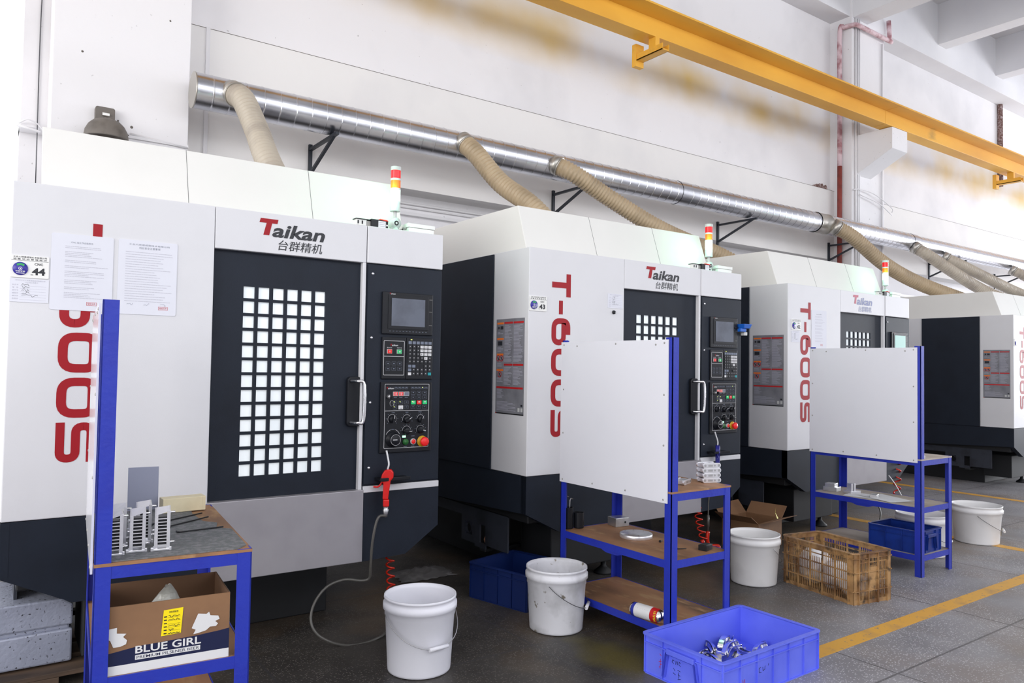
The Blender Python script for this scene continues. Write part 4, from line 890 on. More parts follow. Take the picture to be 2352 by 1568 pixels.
b = MB(); b.add([(x, -.0016, z) for x, z in ((.245, .100), (.262, .140), (.285, .136), (.292, .141), (.296, .130), (.318, .126), (.322, .116), (.310, .111), (.318, .103), (.312, .096), (.296, .097), (.285, .088), (.262, .083), (.250, .082), (.256, .094))], [tuple(range(15))]); obj('torn_paper', b, 'boxwhite', ct, label='torn white paper remains'); b = MB(); b.add([(x, -.0016, z) for x, z in ((0.0, .128), (.05, .132), (.05, .116), (.074, .112), (.066, .104), (.076, .094), (.074, .083), (.06, .078), (.042, .078), (.034, .098), (.016, .112), (.0, .118))], [tuple(range(12))]); obj('torn_paper', b, 'boxwhite', ct, label='torn white paper remains')
b = MB(); r_ = random.Random(5)
pr = [[(.19 + (.085 + .02 * r_.random()) * math.cos(a) * (1 - k / 5.5), .12 + (.09 + .01 * r_.random()) * math.sin(a) * (1 - k / 5.5), .03 + .165 * (k / 5) ** .7 + .012 * r_.random()) for a in [2 * pi * j / 12 for j in range(12)]] for k in range(6)]
for k in range(5): b.add(pr[k] + pr[k + 1], [(j, (j + 1) % 12, (j + 1) % 12 + 12, j + 12) for j in range(12)], 0, True)
b.add(pr[5], [tuple(range(12))])
obj('plastic_bag', b, 'bag', label='crumpled grey plastic bag inside the beer carton', cat='bag', loc=on1(.012, .012, .4475), rz=BR1)
b = MB(); b.box(-.05, .05, -.035, .035, 0, .055); obj('foam_block', b, 'cream', label='yellowish block on the lowest shelf of the nearest bench', cat='block', loc=on1(.22, .30, .1375), rz=BR1, bevel=.003)
b = MB(); b.box(-.10, .10, -.07, .07, 0, .028); obj('plastic_tray', b, 'whitebag', label='whitish flat packet on the lowest shelf of the nearest bench', cat='packet', loc=on1(.17, .16, .1375), rz=BR1, bevel=.008)

# ---------------------------------------------------------------- air guns and hoses
def air_gun(loc, rz, m, label):
    t = thing('air_gun', label, 'air gun', loc, rz, 'air guns hanging on the machines'); t.scale = (1.35, 1.35, 1.3)
    b = MB(); b.prism([(-.012, .012), (.010, .016), (.020, .004), (.020, -.016), (.010, -.028), (.002, -.098), (-.018, -.098), (-.016, -.040), (-.026, -.026), (-.022, -.004)], YP, -.011, .011); b.box(-.016, .006, -.013, .013, -.125, -.098); obj('gun_body', b, m, t, .004)
    b = MB(); b.tube(catmull([(-.020, 0, -.026), (-.026, 0, -.042), (-.038, 0, -.052), (-.052, 0, -.050)], 5), .0035, 8); obj('trigger', b, m, t)
    b = MB(); b.tube(catmull([(-.002, 0, .014), (.002, .0, .035), (-.003, .008, .062), (-.008, .014, .084)], 6), .0035, 10); obj('nozzle_tube', b, 'whitehose', t, label='white nozzle tube')
    b = MB(); b.lathe([(0, -.125), (.009, -.125), (.009, -.135), (.011, -.138), (.009, -.150), (.007, -.165), (0, -.165)], (-.006, 0, 0), 16); obj('hose_coupling', b, 'steel', t)
air_gun((-.888, -.050, .792), R(-28), 'gunred', 'red air gun hanging on the tray of the nearest machine')
air_gun((1.600, -.045, .792), R(40), 'gunblue', 'dark blue air gun on machine 43 behind the bracket stack')
b = MB(); b.tube(catmull([(-.897, -.05, .585)] + hp((868, 1190, -.055), (856, 1240, -.055), (851, 1300, -.04), (848, 1327, -.02), (830, 1333, .0), (790, 1331, .02), (750, 1348, .03), (722, 1385, .02), (714, 1425, .0), (728, 1455, -.03), (760, 1474, -.06), (800, 1482, -.075), (840, 1476, -.085), (872, 1463, -.08)) + [Vector((-.88, -.05, .012))], 8), .0065, 12); obj('air_hose', b, 'airhose', label='grey air hose looping on the floor under the nearest machine', cat='hose')
def coil(P, r, label, turns=6, hr=.02, tr=.0045, m='coil'):
    P = catmull(P, 10); n = turns * 16; out = []
    for k in range(n + 1):
        u = k / n * (len(P) - 1); i = min(int(u), len(P) - 2); c = P[i].lerp(P[i + 1], u - i); a = 2 * pi * turns * k / n
        out.append(c + Vector((hr * math.cos(a), hr * math.sin(a), 0)))
    b = MB(); b.tube(out, tr, 8); obj('coiled_air_line', b, m, label=label, cat='coiled hose', group='red coiled air lines')
coil([(-.785, .12, .38), (-.780, .12, .27), (-.772, .12, .14)], 0, 'red coiled air line hanging behind the foremost bucket', 6)
coil([(1.47, .02, .42), (1.49, .02, .30), (1.515, .0, .17)], 0, 'red coiled air line under machine 43 seen through the bench', 6, .024)
coil([(4.285, .12, .62), (4.30, .12, .42), (4.29, .12, .18)], 0, 'orange red coiled air line below machine 42', 6, .028, .0065)
b = MB(); b.tube(catmull([(1.50, .0, .17), (1.52, -.02, .10), (1.56, -.04, .07), (1.60, -.05, .09), (1.62, -.04, .12), (1.58, .0, .12), (1.555, .0, .16), (1.56, .0, .22)], 6), .013, 10); obj('hose_bundle', b, 'coil', label='bunched red hose end hanging at the bottom of its coil', cat='hose')
b = MB(); b.tube([(1.56, 0, .22), (1.562, 0, .30), (1.56, 0, .40), (1.565, -.01, .52), (1.598, -.045, .63)], .005, 8); b.tube([(1.561, 0, .25), (1.561, 0, .33)], .009, 10); obj('air_hose', b, 'airhose', label='thin grey hose hanging straight beside the red coil', cat='hose')
b = MB(); b.tube(catmull([(4.02, .05, .42), (4.10, .03, .33), (4.16, 0, .22)], 6), .004, 8); obj('air_hose', b, 'whitehose', label='short pale hose below the apron of machine 42', cat='hose')
b = MB(); b.tube(catmull([(3.45, -.1, .35), (3.42, -.2, .20), (3.30, -.25, .03), (3.35, -.45, .006), (3.6, -.5, .006), (3.85, -.35, .006)], 7), .006, 8); obj('air_hose', b, 'airhose', label='pale hose trailing on the floor behind the third bench', cat='hose')

# ---------------------------------------------------------------- buckets
def bucket(loc, rz, label, m='bucket', R0=.162, hh=.330, tilt=0., bail=(1.15, 0.), wire='wire'):
    t = thing('plastic_bucket', label, 'bucket', loc, rz, 'white plastic buckets')
    k = R0 / .162; h = hh; r1, r0 = .151 * k, .137 * k
    prof = [(0, .004), (r0 - .012, .004), (r0 - .010, 0), (r0, .004), (r0 + .001, .012), (r1, h - .085), (r1 + .003, h - .082), (r1 + .003, h - .058), (R0, h - .054), (R0, h - .032), (R0 - .006, h - .028), (R0 - .007, h - .012), (R0 - .003, h - .010), (R0 - .004, h), (R0 - .009, h), (R0 - .011, h - .02), (r1 - .003, h - .06), (r0 - .003, .010), (0, .010)]
    b = MB(); b.lathe(prof, n=48); obj('bucket_shell', b, m, t)
    for s_ in (-1, 1): b = MB(); b.lathe([(0, .010), (.010, .009), (.012, 0)], (s_ * (r1 + .002), 0, h - .066), 14, 0, 'x' if s_ > 0 else 'x'); obj('handle_lug', b, m, t)
    # bail wire hanging down at the front
    a, sag = bail; P = []
    for i in range(25):
        u = -1 + 2 * i / 24; x = (R0 + .004) * math.sin(u * pi / 2); y = -math.cos(u * pi / 2) * (R0 + .004 if a > 0 else R0 + .02); z = h - .066 - math.cos(u * pi / 2) ** .9 * .11 * a + sag * u
        P.append((x, y, z))
    b = MB(); b.tube(P, .0018, 8); w_ = obj('bail_wire', b, wire, t)
    c = MB(); c.cyl(Vector(P[11]) - Vector((.014, 0, 0)), Vector(P[14]) + Vector((.012, 0, 0)), .0085, 12); obj('bail_grip', c, m, w_)
    return t
bucket((-.936, -.49, 0), R(-2), 'clean white bucket standing foremost, right of the nearest bench', hh=.325)
bucket((-.105, -.415, 0), R(38), 'dirty white bucket with smeared lower half beside the dark blue crate', 'bucketd', hh=.315, R0=.160, wire='darkwire')
bucket((1.467, -.443, 0), R(80), 'white bucket between the second bench and the brown crate', 'bucketw', hh=.305)
bucket((3.942, -.695, 0), R(25), 'wide white bucket farthest right with a torn sticker', 'bucketw', R0=.182, hh=.295, wire='darkwire')
bucket((3.15, -.66, 0), R(15), 'white bucket with red-eyed handle half hidden behind the third bench', 'bucketw', R0=.182, hh=.300, wire='darkwire')
b = MB(); cx, cy, rr = 3.942, -.695, .1632
def oncyl(a, z, d=.0008): return (cx + (rr + d + z * .03) * math.cos(a), cy + (rr + d + z * .03) * math.sin(a), z)
A0 = R(-62); b.add([oncyl(A0 + .25 * u, .06 + .10 * v) for u, v in ((0, 0), (.3, 0), (.6, .02), (1, .0), (1.05, .5), (.9, .75), (1.2, 1.0), (.7, .85), (.4, .95), (.25, .6), (.1, .5))], [tuple(range(11))]); obj('torn_sticker', b, 'cream', label='torn beige sticker on the farthest right bucket', cat='sticker')

# ---------------------------------------------------------------- crates
def solid_crate(loc, rz, L_, D_, H_, m, label, ribs=(5, 3), grip='x'):
    t = thing('plastic_crate', label, 'crate', loc, rz, 'solid blue plastic crates')
    b = MB(); th = .004; i = .012
    def wall(x0, y0, x1, y1): b.box(min(x0, x1), max(x0, x1), min(y0, y1), max(y0, y1), 0.0, H_ - .006)
    b.box(i, L_ - i, i, i + th, 0, H_); b.box(i, L_ - i, D_ - i - th, D_ - i, 0, H_); b.box(i, i + th, i, D_ - i, 0, H_); b.box(L_ - i - th, L_ - i, i, D_ - i, 0, H_); b.box(i, L_ - i, i, D_ - i, 0.0, .005)
    obj('crate_body', b, m, t, .002)
    b = MB(); z = H_
    b.stroke([(L_ / 2, i / 2), (L_ - i / 2, i / 2), (L_ - i / 2, D_ - i / 2), (i / 2, D_ - i / 2), (i / 2, i / 2)], i + .008, ZP, z - .005, z + .001, 0, True, .02)
    b.stroke([(L_ / 2, i / 2 + .003), (L_ - i / 2 - .003, i / 2 + .003), (L_ - i / 2 - .003, D_ - i / 2 - .003), (i / 2 + .003, D_ - i / 2 - .003), (i / 2 + .003, i / 2 + .003)], i * .8, ZP, z - .040, z - .036, 0, True, .012)
    b.stroke([(L_ / 2, i / 2 + .004), (L_ - i / 2 - .004, i / 2 + .004), (L_ - i / 2 - .004, D_ - i / 2 - .004), (i / 2 + .004, D_ - i / 2 - .004), (i / 2 + .004, i / 2 + .004)], i * .7, ZP, .0, .005, 0, True, .012)
    obj('crate_rim', b, m, t)
    b = MB(); nx, ny = ribs
    for k in range(nx + 1):
        x = i + (L_ - 2 * i) * k / nx; b.box(x - .002, x + .002, .004, i, .004, H_ - .004); b.box(x - .002, x + .002, D_ - i, D_ - .004, .004, H_ - .004)
    for k in range(ny + 1):
        if ny % 2 == 0 and k == ny / 2: continue
        y = i + (D_ - 2 * i) * k / ny; b.box(.004, i, y - .002, y + .002, .004, H_ - .004); b.box(L_ - i, L_ - .004, y - .002, y + .002, .004, H_ - .004)
    obj('crate_rib', b, m, t)
    for xs in (0, 1):
        b = MB(); x = -.004 if xs == 0 else L_ + .004; fn = lambda u, v, d: (x + (d if xs == 0 else -d), u, v)
        c_ = D_ / 2; w_ = D_ * .17
        b.stroke([(c_ - w_ * 1.25, .02), (c_ - w_, H_ - .045), (c_ + w_, H_ - .045), (c_ + w_ * 1.25, .02)], .012, fn, 0, .016, 0, rad=.012)
        b.prism([(c_ - w_, H_ - .05), (c_ + w_, H_ - .05), (c_ + w_, H_ - .028), (c_ - w_, H_ - .028)], fn, 0, .016)
        obj('crate_grip', b, m, t, .002)
    return t
big = solid_crate((-.135, -1.495, 0), R(1), .69, .435, .172, 'crate', 'light blue crate in the foreground holding chromed parts', (6, 4))
def crate_marks():
    b = MB(); f = lambda u, v: (.0025, .435 - u, v)
    def strokes(pl, m, f_): 
        for p in pl: b.stroke(p, .0022, lambda u, v, d: f_(u, v), 0, 0, m)
    f_ = lambda u, v: (.0112, .435 - u, v)
    strokes([[(.095, .105), (.105, .098)], [(.09, .07), (.115, .078)], [(.10, .085), (.098, .045), (.092, .052)], [(.112, .085), (.106, .062), (.118, .045)], [(.098, .062), (.118, .066)]], 0, f_)
    strokes([[(.178, .100), (.168, .103), (.165, .092), (.174, .088)], [(.184, .088), (.186, .103), (.194, .090), (.196, .104)], [(.212, .100), (.204, .104), (.202, .092), (.212, .088)], [(.172, .070), (.182, .060)], [(.170, .050), (.185, .045)], [(.195, .068), (.210, .066)], [(.197, .050), (.210, .048)], [(.202, .062), (.202, .035)], [(.196, .030), (.212, .036)]], 1, f_)
    g = lambda u, v: (u, .0112, v)
    strokes([[(.262, .100), (.250, .096), (.252, .080), (.266, .078)], [(.275, .098), (.277, .082), (.290, .086), (.292, .100)], [(.316, .104), (.312, .096)]], 1, g)
    strokes([[(.128, .075), (.128, .05)], [(.118, .06), (.138, .064)], [(.142, .075), (.144, .055), (.154, .075), (.156, .055)], [(.120, .045), (.150, .048)]], 0, g)
    return b
obj('crate_writing', crate_marks(), ['sred', 'navy'], big, label='hand-written pen marks')
dk = solid_crate((-.218, .255, 0), R(14.6) - pi / 2, .435, .40, .200, 'crated', 'dark blue crate in the shade between the machines', (4, 4))
solid_crate((2.800, -.965, .137), pi / 2, .36, .30, .150, 'crateb', 'small mid-blue crate on the lowest shelf of the third bench', (3, 4))
# chromed lever parts in the big crate
lev = thing('chrome_lever', 'x', 'metal part', (0, 0, 0), 0, 'chromed lever parts in the light blue crate')
b = MB(); P = [(-.07 + .14 * k / 10, .016 * math.sin(pi * k / 10), 0) for k in range(11)]
b.stroke([(p[0], p[1]) for p in P], .005, lambda u, v, d: (u, v, d), -.012, .012); b.stroke([(p[0], p[1] - .022) for p in P], .005, lambda u, v, d: (u, v, d), -.012, .012)
for x in (-.07, .07): b.stroke([(x, .002), (x + (.008 if x > 0 else -.008), -.010), (x, -.024)], .006, lambda u, v, d: (u, v, d), -.012, .012, rad=.01)
obj('lever_frame', b, 'chrome', lev, .0012)
for x in (-.045, .04): b = MB(); b.cyl((x, -.024, 0), (x, .005, 0), .007, 12); obj('lever_pin', b, 'alu', lev)
rl = random.Random(11); spots = [(.17, -1.13, .3), (.26, -1.10, .9), (.34, -1.12, .25), (.42, -1.11, .7), (.20, -1.20, .5), (.29, -1.19, .1), (.38, -1.20, .8), (.13, -1.25, 1.0), (.23, -1.28, .5), (.33, -1.27, .3), (.42, -1.25, .1), (.16, -1.33, .2), (.27, -1.35, .7), (.36, -1.33, .4)]
LVN = 'chromed double-bar lever part lying in the light blue crate heap'
for i, (x, y, a) in enumerate(spots):
    r = lev if i == 0 else copy_tree(lev, (0, 0, 0), 0, LVN)
    r['label'] = LVN
    r.location = (x, y, .024 + .018 * (i % 3)); r.rotation_euler = (R(90 + rl.uniform(-30, 30)) if i % 3 else R(rl.uniform(-15, 15)), R(rl.uniform(-12, 12)), a + .2)

# open-work brown basket
def basket(loc, rz, L_, D_, H_):
    t = thing('vented_crate', 'stained brown open-work plastic crate with white bags inside', 'crate', loc, rz)
    b = MB(); bars = MB(); ribs = MB()
    def side(fn, W_, grip_solid):
        """fn(u, v, d): along, up, outwards"""
        cw = .035
        b.prism([(0, 0), (cw, 0), (cw, H_), (0, H_)], fn, -.003, 0); b.prism([(W_ - cw, 0), (W_, 0), (W_, H_), (W_ - cw, H_)], fn, -.003, 0)
        b.prism([(cw, 0), (W_ - cw, 0), (W_ - cw, .022), (cw, .022)], fn, -.003, 0); b.prism([(cw, H_ - .03), (W_ - cw, H_ - .03), (W_ - cw, H_), (cw, H_)], fn, -.003, 0)
        n = int(round((W_ - 2 * cw) / .088)); pw = (W_ - 2 * cw) / n
        levels = [.022, .075, .128, .181, .234, H_ - .03]
        for z in levels[1:-1]: bars.prism([(cw, z - .003), (W_ - cw, z - .003), (W_ - cw, z + .003), (cw, z + .003)], fn, -.004, 0)
        for z in (.075, .181, H_ - .03): ribs.prism([(0, z - .002), (W_, z - .002), (W_, z + .002), (0, z + .002)], fn, 0, .009)
        for k in range(n + 1): u = cw + k * pw; ribs.prism([(u - .003, 0), (u + .003, 0), (u + .003, H_), (u - .003, H_)], fn, -.001, .010)
        for k in range(n):
            u0 = cw + k * pw; mid = (k == n // 2)
            if mid and grip_solid: b.prism([(u0, .075), (u0 + pw, .075), (u0 + pw, .205), (u0, .205)], fn, -.003, .001)
            for j in range(1, 7):
                u = u0 + pw * j / 7
                z0_, z1_ = .022, H_ - .03
                if mid: z1_ = .215
                bars.prism([(u - .0021, z0_), (u + .0021, z0_), (u + .0021, z1_), (u - .0021, z1_)], fn, -.003, -.0005)
    side(lambda u, v, d: (u, -d, v), L_, True); side(lambda u, v, d: (u, D_ + d, v), L_, True)
    side(lambda u, v, d: (-d, u, v), D_, False); side(lambda u, v, d: (L_ + d, u, v), D_, False)
    b.box(.003, L_ - .003, .003, D_ - .003, .004, .008)
    obj('crate_panels', b, 'brown', t); obj('crate_bars', bars, 'brown', t); obj('crate_rib', ribs, 'brown', t)
    b = MB(); b.stroke([(L_ / 2, -.002), (L_ + .002, -.002), (L_ + .002, D_ + .002), (-.002, D_ + .002), (-.002, -.002)], .022, ZP, H_ - .004, H_ + .002, 0, True, .03)
    obj('crate_rim', b, 'brown', t)
    return t
KB = (1.545, -1.062, 0); KR = R(-10)
basket(KB, KR, .305, .53, .290)
def onk(x, y, z): c, s = math.cos(KR), math.sin(KR); return (KB[0] + x * c - y * s, KB[1] + x * s + y * c, z)
def lump(name, c, rx, ry, rz_, m, label, cat, seed, group=None, n=16, rough_=.18):
    r = random.Random(seed); b = MB(); K = 8; rows = []
    for k in range(K + 1):
        th = pi * k / K; rows.append([(c[0] + rx * math.sin(th) * math.cos(2 * pi * j / n) * r.uniform(1 - rough_, 1), c[1] + ry * math.sin(th) * math.sin(2 * pi * j / n) * r.uniform(1 - rough_, 1), c[2] + rz_ * (1 - math.cos(th)) * r.uniform(1 - rough_ * .5, 1)) for j in range(n)])
    for k in range(K): b.add(rows[k] + rows[k + 1], [(j, (j + 1) % n, (j + 1) % n + n, j + n) for j in range(n)], 0, True)
    return obj(name, b, m, label=label, cat=cat, group=group)
lump('plastic_bag', onk(.135, .40, .010), .125, .11, .115, 'whitebag', 'white plastic bag at the back of the brown crate, the tallest', 'bag', 1, 'white bags in the brown crate')
lump('plastic_bag', onk(.14, .25, .010), .13, .10, .09, 'whitebag', 'white plastic bag in the middle of the brown crate', 'bag', 2, 'white bags in the brown crate')
lump('plastic_bag', onk(.15, .11, .010), .135, .095, .06, 'whitebag', 'low white plastic bag at the front of the brown crate', 'bag', 3, 'white bags in the brown crate')

# open carton behind the second bench
cb2 = thing('open_carton', 'open brown carton with raised flaps on the floor beside machine 43', 'carton', (2.14, .02, 0), R(8))
b = MB(); w_, d_, h_ = .36, .30, .20; th = .004
b.box(0, w_, 0, th, 0, h_); b.box(0, w_, d_ - th, d_, 0, h_); b.box(0, th, 0, d_, 0, h_); b.box(w_ - th, w_, 0, d_, 0, h_); b.box(0, w_, 0, d_, 0, th); obj('carton_walls', b, 'card', cb2)
for pts in ([(0, 0, h_), (w_, 0, h_), (w_ + .02, -.11, h_ + .035), (.0, -.11, h_ + .035)], [(0, d_, h_), (w_, d_, h_), (w_, d_ + .07, h_ + .09), (0, d_ + .07, h_ + .09)], [(0, 0, h_), (0, d_, h_), (-.10, d_, h_ + .06), (-.10, .0, h_ + .06)], [(w_, 0, h_), (w_, d_, h_), (w_ + .08, d_, h_ + .08), (w_ + .08, 0, h_ + .08)]):
    b = MB(); b.add(pts + [(p[0], p[1], p[2] + .004) for p in pts], [(0, 1, 2, 3), (7, 6, 5, 4), (0, 4, 5, 1), (1, 5, 6, 2), (2, 6, 7, 3), (3, 7, 4, 0)]); obj('flap', b, 'card', cb2)
b = MB(); b.add([(.02, -.135, h_ + .06), (.07, -.12, h_ + .055), (.06, -.10, h_ + .085), (.09, -.09, h_ + .13), (.04, -.11, h_ + .10)], [(0, 1, 2, 3, 4)]); obj('tape_strip', b, 'tape', cb2, label='loose yellow tape strip')

# ---------------------------------------------------------------- on the second bench
def link_block(loc, rz, label):
    t = thing('machined_link', label, 'metal part', loc, rz, 'milled aluminium links on the second bench')
    b = MB(); W_, D_, H_ = .105, .062, .024
    b.prism(rrect(-W_ / 2, W_ / 2, 0, H_, .0115, 5), YP, 0, .010); b.prism(rrect(-W_ / 2, W_ / 2, 0, H_, .0115, 5), YP, D_ - .010, D_)
    b.box(-W_ / 2 + .008, -W_ / 2 + .018, .01, D_ - .01, .003, H_ - .003); b.box(W_ / 2 - .018, W_ / 2 - .008, .01, D_ - .01, .003, H_ - .003); b.box(-.012, .012, .01, D_ - .01, .003, H_ - .003)
    obj('link_body', b, 'alu', t, .001)
    b = MB()
    for x, r in ((-.040, .0065), (.040, .0065), (.016, .005)): b.disc((x, -.0004, H_ / 2), r, 16, 0)
    b.box(-.022, .004, -.0005, 0, .007, H_ - .007); obj('bore', b, 'steel', t)
for k in range(4): link_block((.445, -.955, .7645 + .0245 * k), R(-18 + (k % 2) * 3), ['milled aluminium link at the bottom of the stack of four', 'milled aluminium link second from the bottom of the stack', 'milled aluminium link third from the bottom of the stack', 'milled aluminium link on top of the stack of four'][k])
link_block((.300, -.925, .7645), R(22), 'milled aluminium link lying alone left of the stack')
link_block((.215, -.83, .7645), R(-20), 'milled aluminium link half hidden behind the second bench post')
b = MB(); b.box(-.03, .045, -.006, .006, 0, .010); obj('pen', b, ['penblue'], label='light blue pen case lying on the second bench top', cat='pen', loc=(.33, -.72, .7645), rz=R(10), bevel=.003)
b = MB(); b.box(-.06, .05, -.004, .004, 0, .008); obj('marker', b, 'hexblack', label='dark marker lying next to the light blue pen case', cat='pen', loc=(.35, -.70, .7645), rz=R(14), bevel=.002)
SH = .4475
b = MB(); b.box(-.045, .045, -.04, .04, 0, .048); st_ = obj('steel_block', b, 'steel', label='square steel block with a drilled hole on the middle shelf', cat='block', loc=(.40, -.335, SH), rz=R(-8), bevel=.002)
b = MB(); b.disc((.018, -.0405, .024), .006, 14); b.disc((0, 0, 0), .0001, 3); obj('drilled_hole', b, 'hexblack', st_)
rp = thing('round_plate', 'round drilled aluminium disc on the middle shelf of the second bench', 'disc', (.275, -.60, SH)); b = MB(); b.lathe([(0, 0), (.083, 0), (.085, .002), (.085, .020), (.083, .022), (0, .022)], n=48); obj('disc_body', b, 'alu', rp)
b = MB()
for a in range(8): b.disc((.068 * math.cos(a * pi / 4 + .2), .068 * math.sin(a * pi / 4 + .2), .0224), .0045, 10, 0, 'z')
for k in range(3): b.disc((-.01 + .009 * k, -.005, .0224), .0025, 8, 0, 'z')
obj('bolt_hole', b, 'mgrey', rp)
for x, y, h, l in ((.108, -.245, .115, 'taller black cup with hex wrenches on the middle shelf'), (.168, -.265, .085, 'shorter black cup next to the wrench cup')):
    t = thing('pen_cup', l, 'cup', (x, y, SH), 0, 'black cups on the middle shelf'); b = MB(); b.lathe([(0, .002), (.026, 0), (.028, .004), (.029, h), (.0265, h), (.025, .006), (0, .006)], n=24, sm=False); obj('cup_wall', b, 'pblack', t)
for dx, h in ((-.008, .175), (.006, .16)):
    b = MB(); b.tube([(.108 + dx, -.245, SH + .01), (.108 + dx * 2.2, -.243, SH + h - .01), (.108 + dx * 2.2 + .008, -.243, SH + h), (.108 + dx * 2.2 + .022, -.243, SH + h - .004)], .003, 6, sm=False); obj('hex_key', b, 'steel', label='hex wrench standing in the cup, %s one' % ('taller' if h > .17 else 'shorter'), cat='hex key', group='hex wrenches in the cup')
for i, (x, y) in enumerate(((.300, -.75), (.305, -.80), (.345, -.80))):
    b = MB(); b.cyl((0, 0, .005), (.018, .004, .005), .003, 8); b.cyl((-.008, -.001, .006), (0, 0, .006), .006, 10); obj('cap_screw', b, 'hexblack', label='small black cap screw lying on the middle shelf', cat='screw', loc=(x, y, SH), rz=i * .9, group='black cap screws on the middle shelf')
b = MB(); b.tube([(0, 0, .003), (.045, 0, .003)], .002, 6); b.cyl((-.004, 0, .004), (0, 0, .004), .004, 8); obj('long_screw', b, 'hexblack', label='long thin black screw in front of the cap screws', cat='screw', loc=(.26, -.90, SH), rz=R(-25))
b = MB(); b.box(-.033, .033, -.022, .022, 0, .026); b.box(-.028, .028, -.018, .018, .026, .028); obj('black_block', b, 'hexblack', label='black clamp block at the right corner of the middle shelf', cat='block', loc=(.375, -.975, SH), rz=R(15), bevel=.003)
sp = thing('spray_can', 'white, blue and red spray can lying on the lowest shelf', 'spray can', (.060, -.80, .1375 + .033), R(-82))
b = MB(); b.lathe([(0, .0), (.030, 0), (.0325, .003), (.033, .010)], (0, 0, 0), 28, 3, 'x'); b.lathe([(.033, .010), (.033, .026)], (0, 0, 0), 28, 1, 'x'); b.lathe([(.033, .026), (.033, .118)], (0, 0, 0), 28, 0, 'x'); b.lathe([(.033, .118), (.033, .158)], (0, 0, 0), 28, 2, 'x'); b.lathe([(.033, .158), (.0325, .165), (.026, .178), (.014, .183), (0, .183)], (0, 0, 0), 28, 3, 'x')
obj('can_body', b, ['boxwhite', 'canblue', 'sred', 'chrome'], sp)
b = MB()
def oncan(x, v, d=.0334): a = v / .033; return (x, -d * math.cos(a), d * math.sin(a))
tv, tf = text_mesh('MULTI', .02, 0); a0 = min(p.x for p in tv); a1 = max(p.x for p in tv); b0 = min(p.y for p in tv); b1 = max(p.y for p in tv)
b.add([oncan(.152 - (1 - (p.y - b0) / (b1 - b0)) * -.0 - (p.y - b0) / (b1 - b0) * .012, -.022 + (p.x - a0) / (a1 - a0) * .05) for p in tv], tf, 0)
for k in range(8): b.add([oncan(.035 + k * .010, -.010), oncan(.038 + k * .010, -.010), oncan(.038 + k * .010, .022), oncan(.035 + k * .010, .022)], [(0, 1, 2, 3)], 1)
obj('can_lettering', b, ['tape', 'txtgrey'], sp)

# ---------------------------------------------------------------- on the third bench
def slab(x, y, z, w, d, h, rz, label, m='alu', parts=()):
    b = MB(); b.box(-w / 2, w / 2, -d / 2, d / 2, 0, h)
    for p in parts: b.box(*p)
    obj('machined_block', b, m, label=label, cat='metal part', loc=(x, y, z), rz=rz, bevel=.0015, group='machined blocks on the third bench')
slab(2.63, -.26, SH, .09, .10, .030, .2, 'grey block with a darker raised step at the left end of the shelf', 'steel', [(-.03, .04, -.03, .04, .03, .055)])
slab(2.66, -.40, SH, .10, .07, .018, -.2, 'small base with two upright posts on the shelf', 'alu', [(-.03, -.012, -.02, .02, .018, .07), (0, .016, -.02, .02, .018, .07)])
slab(2.60, -.60, SH + .003, .07, .045, .022, .3, 'small rectangular block on top of the loose papers', 'steel')
slab(2.53, -.925, .7645, .05, .10, .022, .5, 'light milled part at the screen post on the third bench top', 'alu', [(-.02, .0, -.04, .04, .022, .04)])
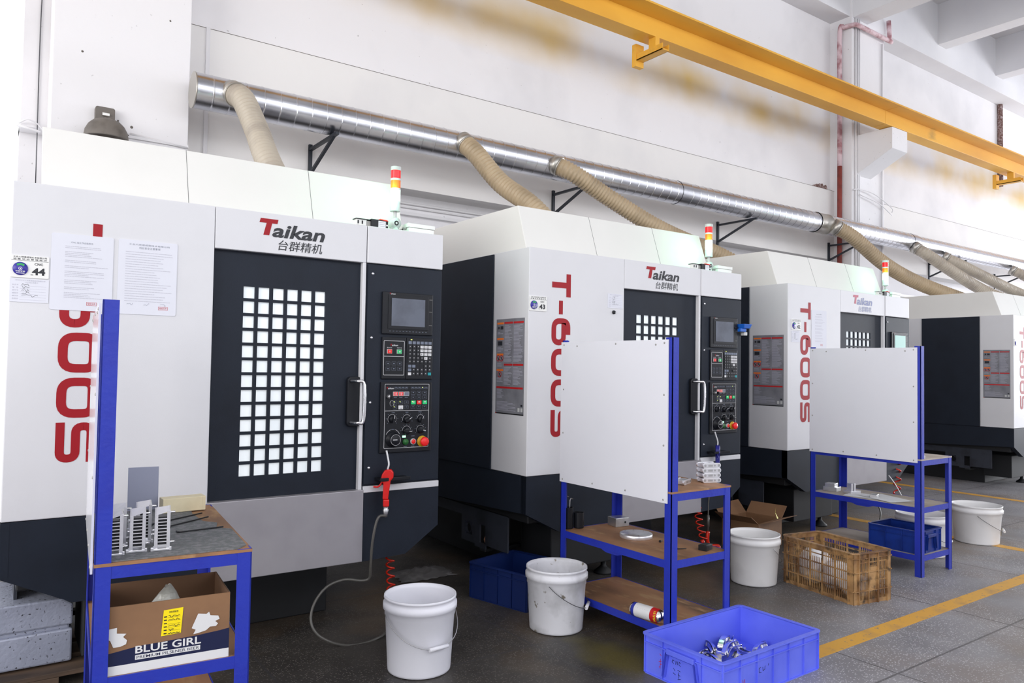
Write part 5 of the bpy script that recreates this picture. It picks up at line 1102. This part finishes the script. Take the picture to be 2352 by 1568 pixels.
for i, (x, y, a, l) in enumerate(((2.62, -.55, .2, 'loose white sheet of paper under the small block'), (2.64, -.66, -.3, 'loose white sheet nearest the aisle on the shelf'))):
    b = MB(); n = 6; vs = [((u / n - .5) * .20, (v / n - .5) * .29, .0012 * i + .004 * math.sin(u * 1.1 + i) ** 2 * (v / n) + .0005) for v in range(n + 1) for u in range(n + 1)]
    b.add(vs + [(p[0], p[1], p[2] + .0006) for p in vs], [(v * (n + 1) + u, v * (n + 1) + u + 1, (v + 1) * (n + 1) + u + 1, (v + 1) * (n + 1) + u) for v in range(n) for u in range(n)] + [(49 + v * (n + 1) + u, 49 + v * (n + 1) + u + 1, 49 + (v + 1) * (n + 1) + u + 1, 49 + (v + 1) * (n + 1) + u) for v in range(n) for u in range(n)]); obj('paper_sheet', b, 'paperw', label=l, cat='paper', loc=(x, y, SH), rz=a, group='loose papers on the third bench')

# ---------------------------------------------------------------- under the machines
tk = thing('casting', 'speckled grey metal casting lying on wood under the nearest machine', 'casting', (-3.0, .20, .075))
b = MB(); b.prism([(0, 0), (.80, .0), (.80, .135), (0, .125)], YP, 0, .42); b.prism([(0, .145), (.80, .150), (.80, .235), (.76, .262), (0, .262)], YP, 0, .42); b.prism([(0, .12), (.79, .13), (.79, .152), (0, .150)], YP, .012, .41); obj('casting_body', b, 'tank', tk, .008)
b = MB()
for k in range(3): b.box(0, 1.35, .0 + k * .2, .14 + k * .2, .045, .065)
for x in (0.45, 1.1): b.box(x, x + .1, 0, .54, 0, .045)
obj('wood_pallet', b, 'pallet', label='old wooden pallet boards under the grey casting', cat='pallet', loc=(-3.45, .12, 0), bevel=.003)
lump('wood_chips', (.13, .535, .185), .05, .045, .05, 'chip', 'small heap of pale wood chips showing through the bracket hole', 'wood chips', 9)['kind'] = 'stuff'
def rag(c, sx, sy, seed, label):
    r = random.Random(seed); n = 12; b = MB(); vs = []
    for v in range(n + 1):
        for u in range(n + 1):
            e = min(u, n - u, v, n - v) / (n / 2); vs.append((c[0] + (u / n - .5) * sx * r.uniform(.85, 1.1), c[1] + (v / n - .5) * sy * r.uniform(.85, 1.1), .004 + .05 * min(1, e * 1.2) * r.uniform(.2, 1)))
    b.add(vs, [(v * (n + 1) + u, v * (n + 1) + u + 1, (v + 1) * (n + 1) + u + 1, (v + 1) * (n + 1) + u) for v in range(n) for u in range(n)], 0, True)
    obj('floor_rag', b, 'rag', label=label, cat='rag')
rag((-.22, .80), .38, .26, 4, 'dirty crumpled grey rag on the floor between two machines')
